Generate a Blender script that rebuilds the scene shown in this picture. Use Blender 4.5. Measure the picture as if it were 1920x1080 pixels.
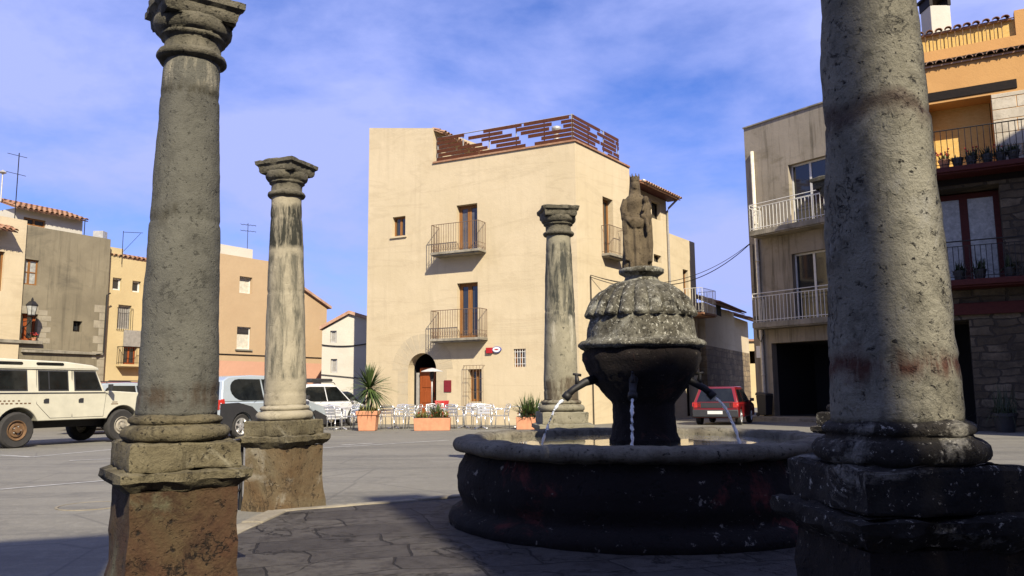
import bpy, bmesh, math, random
from mathutils import Vector, Matrix, noise
R = math.radians
random.seed(7)
scene = bpy.context.scene
for o in list(bpy.data.objects): bpy.data.objects.remove(o)
COL = scene.collection

# ------------------------------------------------------------------ camera
F, PITCH, ROLL, EYE = 1500.0, 0.1285, -0.010, 1.05
_c, _s = math.cos(ROLL), math.sin(ROLL)
FWD = Vector((0, math.cos(PITCH), math.sin(PITCH)))
UPV = Vector((0, -math.sin(PITCH), math.cos(PITCH)))
RGT = Vector((1, 0, 0))
cr = RGT * _c + UPV * _s
cu = -RGT * _s + UPV * _c
cd = bpy.data.cameras.new("camera"); cam = bpy.data.objects.new("camera", cd); COL.objects.link(cam)
cd.lens = 36 * F / 1920; cd.sensor_width = 36; cd.clip_end = 2000; cd.clip_start = 0.05
m = Matrix((cr, cu, -FWD)).transposed().to_4x4(); m.translation = (0, 0, EYE); cam.matrix_world = m
scene.camera = cam

# ------------------------------------------------------------------ light
SUN_AZ, SUN_EL = 20.0, 38.0          # degrees right of straight behind the viewer, and elevation
SD = Vector((math.sin(R(SUN_AZ)) * math.cos(R(SUN_EL)), -math.cos(R(SUN_AZ)) * math.cos(R(SUN_EL)), math.sin(R(SUN_EL))))
sl = bpy.data.lights.new("sun", 'SUN'); sl.energy = 5.0; sl.angle = R(0.5); sl.color = (1.0, 0.91, 0.74)
so = bpy.data.objects.new("sun", sl); COL.objects.link(so); so.rotation_euler = SD.to_track_quat('Z', 'Y').to_euler()
so.location = (0, 0, 60)
w = bpy.data.worlds.new("World"); scene.world = w; w.use_nodes = True
nt = w.node_tree; nt.nodes.clear()
def wn(t, **k):
    n = nt.nodes.new(t)
    for a, b in k.items(): setattr(n, a, b)
    return n
sky = wn('ShaderNodeTexSky', sky_type='NISHITA', sun_disc=False, sun_elevation=R(SUN_EL), sun_rotation=R(180 - SUN_AZ), ozone_density=3.0, air_density=1.0, dust_density=0.3)
tc = wn('ShaderNodeTexCoord'); mp = wn('ShaderNodeMapping'); mp.inputs['Scale'].default_value = (1.0, 1.0, 2.2)
mp.inputs['Rotation'].default_value = (0.15, 0.1, 0.3)
nz = wn('ShaderNodeTexNoise'); nz.inputs['Scale'].default_value = 3.1; nz.inputs['Detail'].default_value = 9; nz.inputs['Roughness'].default_value = 0.57; nz.inputs['Distortion'].default_value = 0.15
rp = wn('ShaderNodeValToRGB'); rp.color_ramp.elements[0].position = 0.26; rp.color_ramp.elements[1].position = 0.58
tint = wn('ShaderNodeMixRGB', blend_type='MULTIPLY'); tint.inputs[0].default_value = 1; tint.inputs[2].default_value = (0.55, 0.90, 1.75, 1)
mix = wn('ShaderNodeMixRGB'); mix.inputs[2].default_value = (4.5, 5.3, 10.5, 1)
bg = wn('ShaderNodeBackground'); bg.inputs[1].default_value = 0.050
out = wn('ShaderNodeOutputWorld')
L = nt.links.new
L(tc.outputs['Generated'], mp.inputs[0]); L(mp.outputs[0], nz.inputs[0]); L(nz.outputs['Fac'], rp.inputs[0])
L(sky.outputs[0], tint.inputs[1]); L(tint.outputs[0], mix.inputs[1]); L(rp.outputs[0], mix.inputs[0]); L(mix.outputs[0], bg.inputs[0]); L(bg.outputs[0], out.inputs[0])
scene.view_settings.view_transform = 'Standard'; scene.view_settings.look = 'None'
scene.view_settings.exposure = 1.03; scene.view_settings.gamma = 1
scene.render.engine = 'CYCLES'

# ------------------------------------------------------------------ picture <-> place helpers
def ray(px, py):
    a, b = px - 960, py - 540
    u = _c * a + _s * b; v = -_s * a + _c * b
    return RGT * (u / F) - UPV * (v / F) + FWD
def at_y(px, py, Y):                       # point on the ray at distance Y
    d = ray(px, py); return Vector((0, 0, EYE)) + d * (Y / d.y)
def at_z(px, py, z):
    d = ray(px, py); return Vector((0, 0, EYE)) + d * ((z - EYE) / d.z)
def sm(x, a, b):
    t = min(1, max(0, (x - a) / (b - a))); return t * t * (3 - 2 * t)
def gz(x, y):                              # height of the square
    return -0.08 - 0.008 * min(24, max(0, y - 14)) + 0.4 * sm(y, 40, 52) * sm(-x, 3, 7)

# ------------------------------------------------------------------ materials
def new_mat(name):
    m = bpy.data.materials.new(name); m.use_nodes = True
    t = m.node_tree; b = t.nodes['Principled BSDF']; return m, t, b
def N(t, typ, ins=None, **k):
    n = t.nodes.new(typ)
    for a, b in k.items(): setattr(n, a, b)
    for a, b in (ins or {}).items():
        if isinstance(b, bpy.types.NodeSocket): t.links.new(b, n.inputs[a])
        else: n.inputs[a].default_value = b
    return n
ALB = 0.73                               # base colours scaled down so shade comes out deeper at the raised exposure
def col4(c): return (c[0], c[1], c[2], 1)
def coords(t, sc=(1, 1, 1), off=(0, 0, 0), rot=(0, 0, 0)):
    tc = N(t, 'ShaderNodeTexCoord'); return N(t, 'ShaderNodeMapping', {0: tc.outputs['Object'], 'Scale': sc, 'Location': off, 'Rotation': rot}).outputs[0]
def noi(t, vec, scale, detail=6, rough=0.6, dist=0):
    return N(t, 'ShaderNodeTexNoise', {'Vector': vec, 'Scale': scale, 'Detail': detail, 'Roughness': rough, 'Distortion': dist}).outputs['Fac']
def ramp(t, fac, a, b, ca=(0, 0, 0), cb=(1, 1, 1)):
    r = N(t, 'ShaderNodeValToRGB', {0: fac}); e = r.color_ramp.elements
    e[0].position = a; e[1].position = b; e[0].color = col4(ca); e[1].color = col4(cb); return r.outputs[0]
def mixc(t, fac, a, b, mode='MIX'):
    n = N(t, 'ShaderNodeMixRGB', blend_type=mode)
    for i, v in ((0, fac), (1, a), (2, b)):
        if isinstance(v, bpy.types.NodeSocket): t.links.new(v, n.inputs[i])
        elif i == 0: n.inputs[0].default_value = v
        else: n.inputs[i].default_value = col4(v)
    return n.outputs[0]
def mth(t, op, a, b=0.0):
    n = N(t, 'ShaderNodeMath', operation=op)
    for i, v in ((0, a), (1, b)):
        if isinstance(v, bpy.types.NodeSocket): t.links.new(v, n.inputs[i])
        else: n.inputs[i].default_value = v
    return n.outputs[0]
def bump(t, b, h, strength, dist):
    n = N(t, 'ShaderNodeBump', {'Height': h, 'Strength': strength, 'Distance': dist}); t.links.new(n.outputs[0], b.inputs['Normal'])
def zmask(t, z0, z1, soft=0.08, wob=0.1, scale=6):
    tc = N(t, 'ShaderNodeTexCoord'); s = N(t, 'ShaderNodeSeparateXYZ', {0: tc.outputs['Object']}).outputs[2]
    z = mth(t, 'ADD', s, mth(t, 'MULTIPLY', mth(t, 'SUBTRACT', noi(t, tc.outputs['Object'], scale, 4), 0.5), wob * 2))
    a = N(t, 'ShaderNodeMapRange', {'Value': z, 'From Min': z0 - soft, 'From Max': z0 + soft}).outputs[0]
    b = N(t, 'ShaderNodeMapRange', {'Value': z, 'From Min': z1 - soft, 'From Max': z1 + soft, 'To Min': 1.0, 'To Max': 0.0}).outputs[0]
    return mth(t, 'MULTIPLY', a, b)

def stone(name, c0, c1, dark, scale=9, pits=0.5, bstr=0.6, bands=(), grain=0.5, off=(0, 0, 0), patch=None, speck=None):
    m, t, b = new_mat(name); v = coords(t, off=off)
    big = noi(t, v, scale * 0.35, 6, 0.65, 0.8)
    c = mixc(t, ramp(t, big, 0.36, 0.64), c0, c1)
    mott = noi(t, v, scale * 1.1, 9, 0.78, 0.4)
    c = mixc(t, mth(t, 'MULTIPLY', ramp(t, mott, 0.50, 0.62), 0.25 + 0.5 * pits), c, [0.45 * x + 0.25 * d for x, d in zip(c1, dark)])
    if patch: c = mixc(t, ramp(t, noi(t, coords(t, off=(off[0] + 5, 2, 1)), scale * 0.5, 8, 0.7, 0.6), patch[1], patch[1] + 0.10), c, patch[0])
    pit = noi(t, v, scale * 5.5, 4, 0.6, 0.3)
    c = mixc(t, mth(t, 'MULTIPLY', ramp(t, pit, 0.31, 0.38, (1, 1, 1), (0, 0, 0)), min(1, pits * 1.5)), c, dark)
    cn = noi(t, coords(t, (1.15, 1.15, 0.85), off), scale * 0.42, 10, 0.66, 0.5)
    crk = mth(t, 'MULTIPLY', ramp(t, mth(t, 'ABSOLUTE', mth(t, 'SUBTRACT', cn, 0.5)), 0.0, 0.007, (1, 1, 1), (0, 0, 0)), ramp(t, noi(t, v, scale * 0.35, 3), 0.54, 0.64))
    c = mixc(t, mth(t, 'MULTIPLY', crk, 0.85 * min(1, pits + .3)), c, dark)
    gr = noi(t, v, scale * 22, 2, 0.6)
    c = mixc(t, mth(t, 'MULTIPLY', ramp(t, gr, 0.35, 0.65, (1, 1, 1), (0, 0, 0)), 0.45 * grain), c, [x * 0.5 for x in c1])
    if speck: c = mixc(t, ramp(t, noi(t, coords(t, off=(off[0] + 9, 4, 3)), scale * 4, 6, 0.75), speck[1], speck[1] + 0.04), c, speck[0])
    for z0, z1, cc, th in bands:
        mk = zmask(t, z0, z1, 0.03, 0.12, 4)
        p = ramp(t, noi(t, coords(t, (7, 7, 1.2), off), 1.5, 7, 0.7, 0.3), th, th + 0.14)
        c = mixc(t, mth(t, 'MULTIPLY', mk, p), c, cc)
    h = mth(t, 'ADD', mth(t, 'MULTIPLY', mott, 0.75), mth(t, 'ADD', mth(t, 'MULTIPLY', ramp(t, pit, 0.30, 0.42), 0.35), mth(t, 'ADD', mth(t, 'MULTIPLY', gr, 0.10), mth(t, 'MULTIPLY', noi(t, v, scale * 10, 3, 0.7), 0.30))))
    h = mth(t, 'SUBTRACT', h, mth(t, 'MULTIPLY', crk, 0.6))
    t.links.new(mixc(t, 1.0, c, (ALB, ALB, ALB), 'MULTIPLY'), b.inputs['Base Color']); b.inputs['Roughness'].default_value = 0.92; b.inputs['Specular IOR Level'].default_value = 0.25
    bump(t, b, h, bstr, 0.028); return m

def plaster(name, c0, c1, stain, scale=0.5, amt=0.6, streak=0.0, crack=0.0, rough=0.95, dirt_low=None):
    m, t, b = new_mat(name); v = coords(t)
    big = noi(t, v, scale, 7, 0.62, 0.5); mid = noi(t, v, scale * 5, 6, 0.7)
    c = mixc(t, ramp(t, big, 0.38, 0.62), c0, c1)
    bandn = noi(t, coords(t, (0.6, 0.6, 1.2)), scale * 1.6, 9, 0.68, 0.5)
    c = mixc(t, mth(t, 'MULTIPLY', ramp(t, bandn, 0.54, 0.66), amt), c, stain)
    st = noi(t, coords(t, (3.2, 3.2, 0.22)), 1.3, 6, 0.7)
    c = mixc(t, mth(t, 'MULTIPLY', ramp(t, st, 0.5, 0.7), streak), c, [x * 0.45 for x in stain])
    if crack:
        vo = N(t, 'ShaderNodeTexNoise', {'Vector': coords(t, (0.10, 0.10, 0.75)), 'Scale': 1.0, 'Detail': 9.0, 'Roughness': 0.6, 'Distortion': 0.7}).outputs['Fac']
        k = mth(t, 'ABSOLUTE', mth(t, 'SUBTRACT', vo, 0.5))
        c = mixc(t, mth(t, 'MULTIPLY', ramp(t, k, 0.0, 0.022, (1, 1, 1), (0, 0, 0)), crack), c, [x * 0.6 for x in stain])
    c = mixc(t, ramp(t, mid, 0.3, 0.7, (0.0, 0.0, 0.0), (0.22, 0.22, 0.22)), c, [x * 0.75 for x in c0])
    t.links.new(mixc(t, 1.0, c, (ALB, ALB, ALB), 'MULTIPLY'), b.inputs['Base Color']); b.inputs['Roughness'].default_value = rough; b.inputs['Specular IOR Level'].default_value = 0.2
    bump(t, b, mth(t, 'ADD', noi(t, v, 3, 6, 0.7), mth(t, 'MULTIPLY', noi(t, v, 30, 3), 0.3)), 0.4, 0.03); return m

def brick(t, v, w_, h_, mortar, dist, dscale=2.0):
    dn = N(t, 'ShaderNodeTexNoise', {'Vector': v, 'Scale': dscale, 'Detail': 4.0}).outputs['Color']
    d = N(t, 'ShaderNodeVectorMath', {0: N(t, 'ShaderNodeVectorMath', {0: dn, 1: (0.5, 0.5, 0.5)}, operation='SUBTRACT').outputs[0], 'Scale': dist}, operation='SCALE').outputs[0]
    vv = N(t, 'ShaderNodeVectorMath', {0: v, 1: d}, operation='ADD').outputs[0]
    n = N(t, 'ShaderNodeTexBrick', {'Vector': vv, 'Color1': (0, 0, 0, 1), 'Color2': (1, 1, 1, 1), 'Mortar': (0.5, 0.5, 0.5, 1), 'Scale': 1.0, 'Mortar Size': mortar, 'Mortar Smooth': 0.4, 'Bias': 0.0, 'Brick Width': w_, 'Row Height': h_}, offset=0.5, offset_frequency=2, squash=0.75, squash_frequency=3)
    return n.outputs['Color'], n.outputs['Fac']
def masonry(name, c0, c1, joint, bw=0.42, bh=0.22, amt=1.0, rot=0.0):
    m, t, b = new_mat(name)
    tc = N(t, 'ShaderNodeTexCoord'); sp = N(t, 'ShaderNodeSeparateXYZ', {0: tc.outputs['Object']})
    u = mth(t, 'SUBTRACT', mth(t, 'MULTIPLY', sp.outputs[0], math.cos(rot)), mth(t, 'MULTIPLY', sp.outputs[1], -math.sin(rot)))
    v = N(t, 'ShaderNodeCombineXYZ', {0: u, 1: sp.outputs[2], 2: 0.0}).outputs[0]
    c_, f_ = brick(t, v, bw, bh, 0.022, 0.34, 2.0)
    fr = N(t, 'ShaderNodeSeparateColor', {0: c_}).outputs[0]
    c = mixc(t, fr, c0, c1); o = coords(t)
    c = mixc(t, mth(t, 'MULTIPLY', ramp(t, noi(t, o, 1.1, 7, 0.7), 0.42, 0.62), 0.8), c, [x * 0.3 for x in c0])
    c = mixc(t, mth(t, 'MULTIPLY', ramp(t, noi(t, o, 9, 6, 0.75), 0.5, 0.62), 0.6), c, [x * 0.45 for x in c1])
    c = mixc(t, mth(t, 'MULTIPLY', f_, amt), c, joint)
    t.links.new(mixc(t, 1.0, c, (ALB, ALB, ALB), 'MULTIPLY'), b.inputs['Base Color']); b.inputs['Roughness'].default_value = 0.95
    bump(t, b, mth(t, 'ADD', mth(t, 'SUBTRACT', 1.0, f_), mth(t, 'MULTIPLY', noi(t, o, 14, 5), 0.5)), 0.9, 0.04); return m

def plain(name, c, rough=0.6, metal=0.0, var=0.25, scale=8, bst=0.1, coat=0.0, spec=0.5):
    m, t, b = new_mat(name); v = coords(t)
    cc = mixc(t, ramp(t, noi(t, v, scale, 5, 0.65), 0.3, 0.7), [x * (1 - var) for x in c], [min(1, x * (1 + var * 0.5)) for x in c])
    t.links.new(mixc(t, 1.0, cc, (ALB, ALB, ALB), 'MULTIPLY') if not metal > .5 else cc, b.inputs['Base Color']); b.inputs['Roughness'].default_value = rough; b.inputs['Metallic'].default_value = metal
    b.inputs['Coat Weight'].default_value = coat; b.inputs['Specular IOR Level'].default_value = spec
    if bst: bump(t, b, noi(t, v, scale * 4, 4), bst, 0.01)
    return m
def wood(name, c0, c1, axis=2, rough=0.6):
    m, t, b = new_mat(name); s = [14, 14, 14]; s[axis] = 0.9
    g = noi(t, coords(t, tuple(s)), 1.5, 6, 0.65, 0.4)
    t.links.new(mixc(t, 1.0, mixc(t, ramp(t, g, 0.3, 0.7), c0, c1), (ALB, ALB, ALB), 'MULTIPLY'), b.inputs['Base Color']); b.inputs['Roughness'].default_value = rough; b.inputs['Specular IOR Level'].default_value = 0.15
    bump(t, b, g, 0.25, 0.01); return m

M = {}
M['col_grey'] = stone('grey_granite', (0.135, 0.130, 0.104), (0.100, 0.096, 0.078), (0.030, 0.028, 0.022), 6, 0.45, 0.55, bands=((0.98, 1.10, (0.06, 0.045, 0.03), 0.44), (2.05, 2.12, (0.06, 0.055, 0.04), 0.46), (2.83, 2.9, (0.05, 0.045, 0.03), 0.42), (2.9, 3.1, (0.30, 0.27, 0.2), 0.5)))
M['col_near'] = stone('lichen_granite', (0.29, 0.27, 0.205), (0.18, 0.165, 0.12), (0.016, 0.014, 0.011), 7, 0.9, 1.0, bands=((1.10, 1.17, (0.075, 0.03, 0.018), 0.38), (2.03, 2.07, (0.04, 0.015, 0.010), 0.25)), off=(3, 1, 0), patch=((0.30, 0.285, 0.235), 0.55))
M['col_pale'] = stone('pale_limestone', (0.40, 0.35, 0.245), (0.29, 0.255, 0.18), (0.12, 0.10, 0.065), 2.6, 0.2, 0.3, grain=0.3, bands=((1.2, 2.45, (0.12, 0.11, 0.08), 0.45), (2.52, 2.98, (0.03, 0.03, 0.022), 0.38)), off=(7, 2, 0))
M['col_mid'] = stone('weathered_limestone', (0.30, 0.27, 0.19), (0.22, 0.20, 0.14), (0.05, 0.045, 0.03), 3.2, 0.5, 0.4, grain=0.2, bands=((1.9, 2.95, (0.05, 0.05, 0.04), 0.42), (0.9, 1.2, (0.09, 0.07, 0.045), 0.38), (1.5, 2.0, (0.45, 0.41, 0.31), 0.5)), off=(1, 9, 0))
M['cap'] = stone('capital_stone', (0.18, 0.16, 0.115), (0.10, 0.09, 0.062), (0.012, 0.011, 0.009), 7, 0.8, 1.0)
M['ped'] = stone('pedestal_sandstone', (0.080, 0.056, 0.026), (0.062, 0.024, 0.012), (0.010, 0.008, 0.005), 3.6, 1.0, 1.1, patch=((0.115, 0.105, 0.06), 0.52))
M['ped_top'] = stone('pedestal_moulding_stone', (0.20, 0.17, 0.10), (0.10, 0.08, 0.042), (0.012, 0.010, 0.007), 6, 0.85, 1.0, patch=((0.28, 0.25, 0.17), 0.58))
M['ped_pale'] = stone('pedestal_ochre_stone', (0.155, 0.125, 0.072), (0.125, 0.072, 0.03), (0.03, 0.022, 0.012), 2.6, 0.6, 0.8, grain=0.3, patch=((0.27, 0.24, 0.18), 0.55))
M['ped_dark'] = stone('pedestal_shade_dark_stone', (0.022, 0.016, 0.012), (0.012, 0.008, 0.006), (0.004, 0.003, 0.003), 6, 0.8, 1.0, patch=((0.10, 0.022, 0.016), 0.62), speck=((0.20, 0.18, 0.14), 0.63))  # near-black base colour puts the shade into the pedestal
M['ped_dark_top'] = stone('pedestal_shade_dark_moulding', (0.045, 0.038, 0.028), (0.015, 0.012, 0.009), (0.005, 0.004, 0.003), 8, 0.9, 1.1, patch=((0.30, 0.28, 0.23), 0.56), speck=((0.45, 0.42, 0.35), 0.60))  # moulding base blackened for shade, pale flecks over it
M['basin'] = stone('shade_dark_basin_stone', (0.008, 0.006, 0.005), (0.013, 0.008, 0.007), (0.002, 0.002, 0.002), 2.6, 0.8, 1.0, grain=0.3, patch=((0.13, 0.026, 0.022), 0.55), speck=((0.22, 0.20, 0.17), 0.62))  # shade on the basin side is put into this black base
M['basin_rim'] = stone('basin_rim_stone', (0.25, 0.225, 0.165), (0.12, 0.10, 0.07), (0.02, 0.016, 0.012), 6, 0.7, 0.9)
M['bowl'] = stone('shade_dark_bowl_stone', (0.010, 0.007, 0.006), (0.016, 0.010, 0.008), (0.003, 0.002, 0.002), 6, 0.8, 1.1, patch=((0.09, 0.035, 0.022), 0.60), speck=((0.14, 0.12, 0.09), 0.64))  # shade under the bowl is darkened into the base colour
M['dome'] = stone('lichen_dome_stone', (0.24, 0.225, 0.17), (0.06, 0.052, 0.034), (0.008, 0.007, 0.005), 9, 1.0, 1.2, patch=((0.33, 0.32, 0.26), 0.52), speck=((0.55, 0.53, 0.44), 0.575))
M['statue'] = stone('statue_sandstone', (0.17, 0.13, 0.078), (0.085, 0.062, 0.036), (0.018, 0.013, 0.008), 12, 0.7, 0.6)
M['wall_main'] = plaster('cream_render', (0.63, 0.52, 0.345), (0.58, 0.475, 0.305), (0.40, 0.305, 0.18), 0.45, 0.26, 0.12, crack=0.14)
M['wall_grey'] = plaster('grey_render', (0.27, 0.23, 0.155), (0.20, 0.17, 0.115), (0.10, 0.088, 0.065), 0.5, 0.55, 0.5)
M['wall_yellow'] = plaster('yellow_render', (0.58, 0.46, 0.25), (0.53, 0.41, 0.22), (0.42, 0.32, 0.17), 0.5, 0.2)
M['wall_peach'] = plaster('peach_render', (0.50, 0.36, 0.215), (0.47, 0.33, 0.195), (0.40, 0.28, 0.165), 0.4, 0.2)
M['wall_pink'] = plaster('pink_band_render', (0.60, 0.335, 0.225), (0.54, 0.30, 0.20), (0.45, 0.26, 0.17), 0.4, 0.2)
M['wall_white'] = plaster('white_render', (0.60, 0.56, 0.47), (0.54, 0.50, 0.42), (0.42, 0.39, 0.33), 0.5, 0.3)
M['wall_dirty'] = plaster('dirty_white_render', (0.37, 0.32, 0.245), (0.30, 0.26, 0.195), (0.15, 0.125, 0.075), 0.5, 0.6, 0.75)
M['wall_orange'] = plaster('orange_render', (0.60, 0.335, 0.125), (0.55, 0.30, 0.11), (0.47, 0.26, 0.10), 0.5, 0.2)
M['masonry'] = masonry('rubble_masonry', (0.085, 0.062, 0.036), (0.19, 0.15, 0.10), (0.045, 0.035, 0.024), 0.40, 0.22, rot=R(29))
M['rubble_low'] = masonry('old_wall_rubble', (0.36, 0.26, 0.13), (0.22, 0.15, 0.075), (0.09, 0.065, 0.035), 0.5, 0.3, 0.7, rot=R(-63))
M['ashlar'] = stone('pale_ashlar', (0.62, 0.55, 0.43), (0.48, 0.42, 0.32), (0.25, 0.21, 0.15), 3, 0.3, 0.3, grain=0.05)
M['tile'] = stone('clay_tile', (0.30, 0.13, 0.07), (0.42, 0.26, 0.16), (0.10, 0.06, 0.04), 4, 0.4, 0.3, grain=0.1)
M['tile_pale'] = stone('sun_bleached_tile', (0.55, 0.38, 0.28), (0.42, 0.24, 0.16), (0.16, 0.08, 0.05), 4, 0.4, 0.3, grain=0.1)
M['wood'] = wood('oak_frame', (0.20, 0.085, 0.025), (0.32, 0.15, 0.05))
M['door'] = wood('varnished_door_wood', (0.22, 0.05, 0.012), (0.36, 0.09, 0.025))
M['slat'] = wood('red_brown_slat', (0.06, 0.018, 0.008), (0.115, 0.040, 0.017), 0)
M['dark_wood'] = wood('dark_beam_wood', (0.007, 0.005, 0.004), (0.018, 0.011, 0.007), 0)
M['red_wood'] = wood('oxblood_beam', (0.06, 0.013, 0.011), (0.10, 0.024, 0.018), 0)
M['blind'] = wood('straw_blind', (0.62, 0.38, 0.10), (0.74, 0.50, 0.17), 0)
M['iron'] = plain('black_iron', (0.02, 0.018, 0.017), 0.6, 0.4)
M['rust'] = plain('rusty_iron', (0.20, 0.125, 0.075), 0.8, 0.2)
M['white_metal'] = plain('white_painted_metal', (0.72, 0.70, 0.64), 0.5, 0.0, 0.15)
M['alu'] = plain('aluminium', (0.82, 0.82, 0.80), 0.28, 0.85, 0.08)
M['zinc'] = plain('zinc_pipe', (0.50, 0.48, 0.44), 0.5, 0.3)
M['pipe_white'] = plain('cream_pipe', (0.72, 0.64, 0.48), 0.6)
M['glass'] = plain('dark_glass', (0.025, 0.028, 0.03), 0.06, 0, 0.2, 1.5, 0, spec=0.8)
M['glass_curtain'] = plain('curtained_glass', (0.42, 0.42, 0.38), 0.25, 0, 0.4, 9, 0)
M['glass_sky'] = plain('reflecting_glass', (0.10, 0.10, 0.11), 0.12, 0.0, 0.4, 2, 0)
M['shutter'] = plain('grey_shutter', (0.30, 0.28, 0.25), 0.7)
M['pale_shutter'] = plain('cream_shutter', (0.62, 0.57, 0.46), 0.7)
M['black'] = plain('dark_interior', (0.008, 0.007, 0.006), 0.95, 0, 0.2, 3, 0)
M['concrete'] = plaster('stained_concrete', (0.36, 0.32, 0.25), (0.22, 0.20, 0.15), (0.08, 0.07, 0.05), 1.2, 0.6, 0.5)
M['terracotta'] = plain('terracotta', (0.62, 0.27, 0.14), 0.8, 0, 0.2, 5)
M['soil'] = plain('potting_soil', (0.05, 0.035, 0.02), 0.95)
M['leaf'] = plain('green_leaf', (0.07, 0.11, 0.025), 0.5, 0, 0.6, 5, 0)
M['leaf_dark'] = plain('dark_leaf', (0.03, 0.05, 0.015), 0.55, 0, 0.6, 5, 0)
M['leaf_yellow'] = plain('yellowish_leaf', (0.20, 0.19, 0.05), 0.55, 0, 0.5, 5, 0)
M['flower'] = plain('red_flower', (0.45, 0.03, 0.02), 0.6, 0, 0.4, 9, 0)
M['stem'] = plain('yucca_stem', (0.22, 0.16, 0.08), 0.9)
M['red_sign'] = plain('red_enamel', (0.42, 0.012, 0.012), 0.4, 0, 0.15)
M['dark_red_sign'] = plain('dark_red_enamel', (0.20, 0.012, 0.015), 0.45, 0, 0.15)
M['sign_white'] = plain('white_enamel', (0.8, 0.8, 0.8), 0.4, 0, 0.08)
M['sign_blue'] = plain('blue_enamel', (0.06, 0.07, 0.30), 0.4, 0, 0.08)
M['paint_cream'] = plain('cream_car_paint', (0.62, 0.585, 0.45), 0.42, 0, 0.12, 3, 0.05, 0.25)
M['paint_silver'] = plain('pale_blue_silver_paint', (0.46, 0.52, 0.55), 0.3, 0.25, 0.06, 2, 0, 0.6)
M['paint_white'] = plain('white_car_paint', (0.74, 0.75, 0.76), 0.3, 0, 0.06, 2, 0, 0.6)
M['paint_red'] = plain('faded_red_paint', (0.19, 0.009, 0.011), 0.3, 0, 0.15, 3, 0, 0.5)
M['paint_dark'] = plain('dark_grey_paint', (0.03, 0.035, 0.04), 0.25, 0.2, 0.1, 3, 0, 0.6)
M['plastic'] = plain('black_plastic', (0.025, 0.025, 0.027), 0.6, 0, 0.2)
M['tyre'] = plain('rubber', (0.03, 0.027, 0.024), 0.9, 0, 0.3, 14, 0.3)
M['hub_cream'] = plain('cream_wheel', (0.36, 0.32, 0.25), 0.6, 0, 0.3, 10)
M['hub_rust'] = plain('rusty_wheel', (0.16, 0.085, 0.035), 0.8, 0, 0.5, 12)
M['car_glass'] = plain('car_glass', (0.012, 0.014, 0.014), 0.04, 0, 0.6, 3.5, 0, spec=0.45)
M['lamp_red'] = plain('red_lens', (0.5, 0.03, 0.02), 0.25)
M['lamp_white'] = plain('clear_lens', (0.7, 0.68, 0.6), 0.2)
M['plate'] = plain('number_plate', (0.75, 0.74, 0.68), 0.5, 0, 0.05)
M['paint_line'] = plain('worn_road_paint', (0.46, 0.45, 0.42), 0.8, 0, 0.4, 6)
M['kerb'] = stone('pale_kerb_stone', (0.33, 0.29, 0.21), (0.20, 0.17, 0.12), (0.1, 0.09, 0.07), 4, 0.3, 0.4, grain=0.05)
M['old_cloth'] = plain('pale_metal_reflector', (0.75, 0.74, 0.7), 0.45, 0.3)

def mat_asphalt():
    m, t, b = new_mat('asphalt'); v = coords(t)
    c = mixc(t, ramp(t, noi(t, v, 0.25, 6, 0.65), 0.35, 0.65), (0.168, 0.156, 0.122), (0.222, 0.206, 0.162))
    c = mixc(t, ramp(t, noi(t, v, 120, 2), 0.38, 0.55, (0.55, 0.55, 0.55), (0, 0, 0)), c, (0.09, 0.085, 0.08))
    st = noi(t, coords(t, (0.25, 2.2, 1), (0, 0, 0), (0, 0, 0.45)), 0.6, 6, 0.6)
    c = mixc(t, mth(t, 'MULTIPLY', ramp(t, st, 0.50, 0.62), 0.6), c, (0.10, 0.093, 0.078))
    c = mixc(t, mth(t, 'MULTIPLY', ramp(t, noi(t, v, 0.9, 8, 0.75, 0.5), 0.56, 0.66), 0.45), c, (0.085, 0.078, 0.064))
    c = mixc(t, mth(t, 'MULTIPLY', ramp(t, noi(t, v, 9, 8, 0.8), 0.5, 0.6), 0.25), c, (0.30, 0.28, 0.22))
    v2 = N(t, 'ShaderNodeTexVoronoi', {'Vector': v, 'Scale': 0.55}, feature='DISTANCE_TO_EDGE').outputs['Distance']
    c = mixc(t, mth(t, 'MULTIPLY', ramp(t, v2, 0.0, 0.010, (1, 1, 1), (0, 0, 0)), 0.5), c, (0.06, 0.055, 0.05))
    t.links.new(mixc(t, 1.0, c, (ALB, ALB, ALB), 'MULTIPLY'), b.inputs['Base Color']); b.inputs['Roughness'].default_value = 0.9
    bump(t, b, mth(t, 'ADD', noi(t, v, 90, 3), noi(t, v, 4, 4)), 0.35, 0.012); return m
M['asphalt'] = mat_asphalt()
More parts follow.
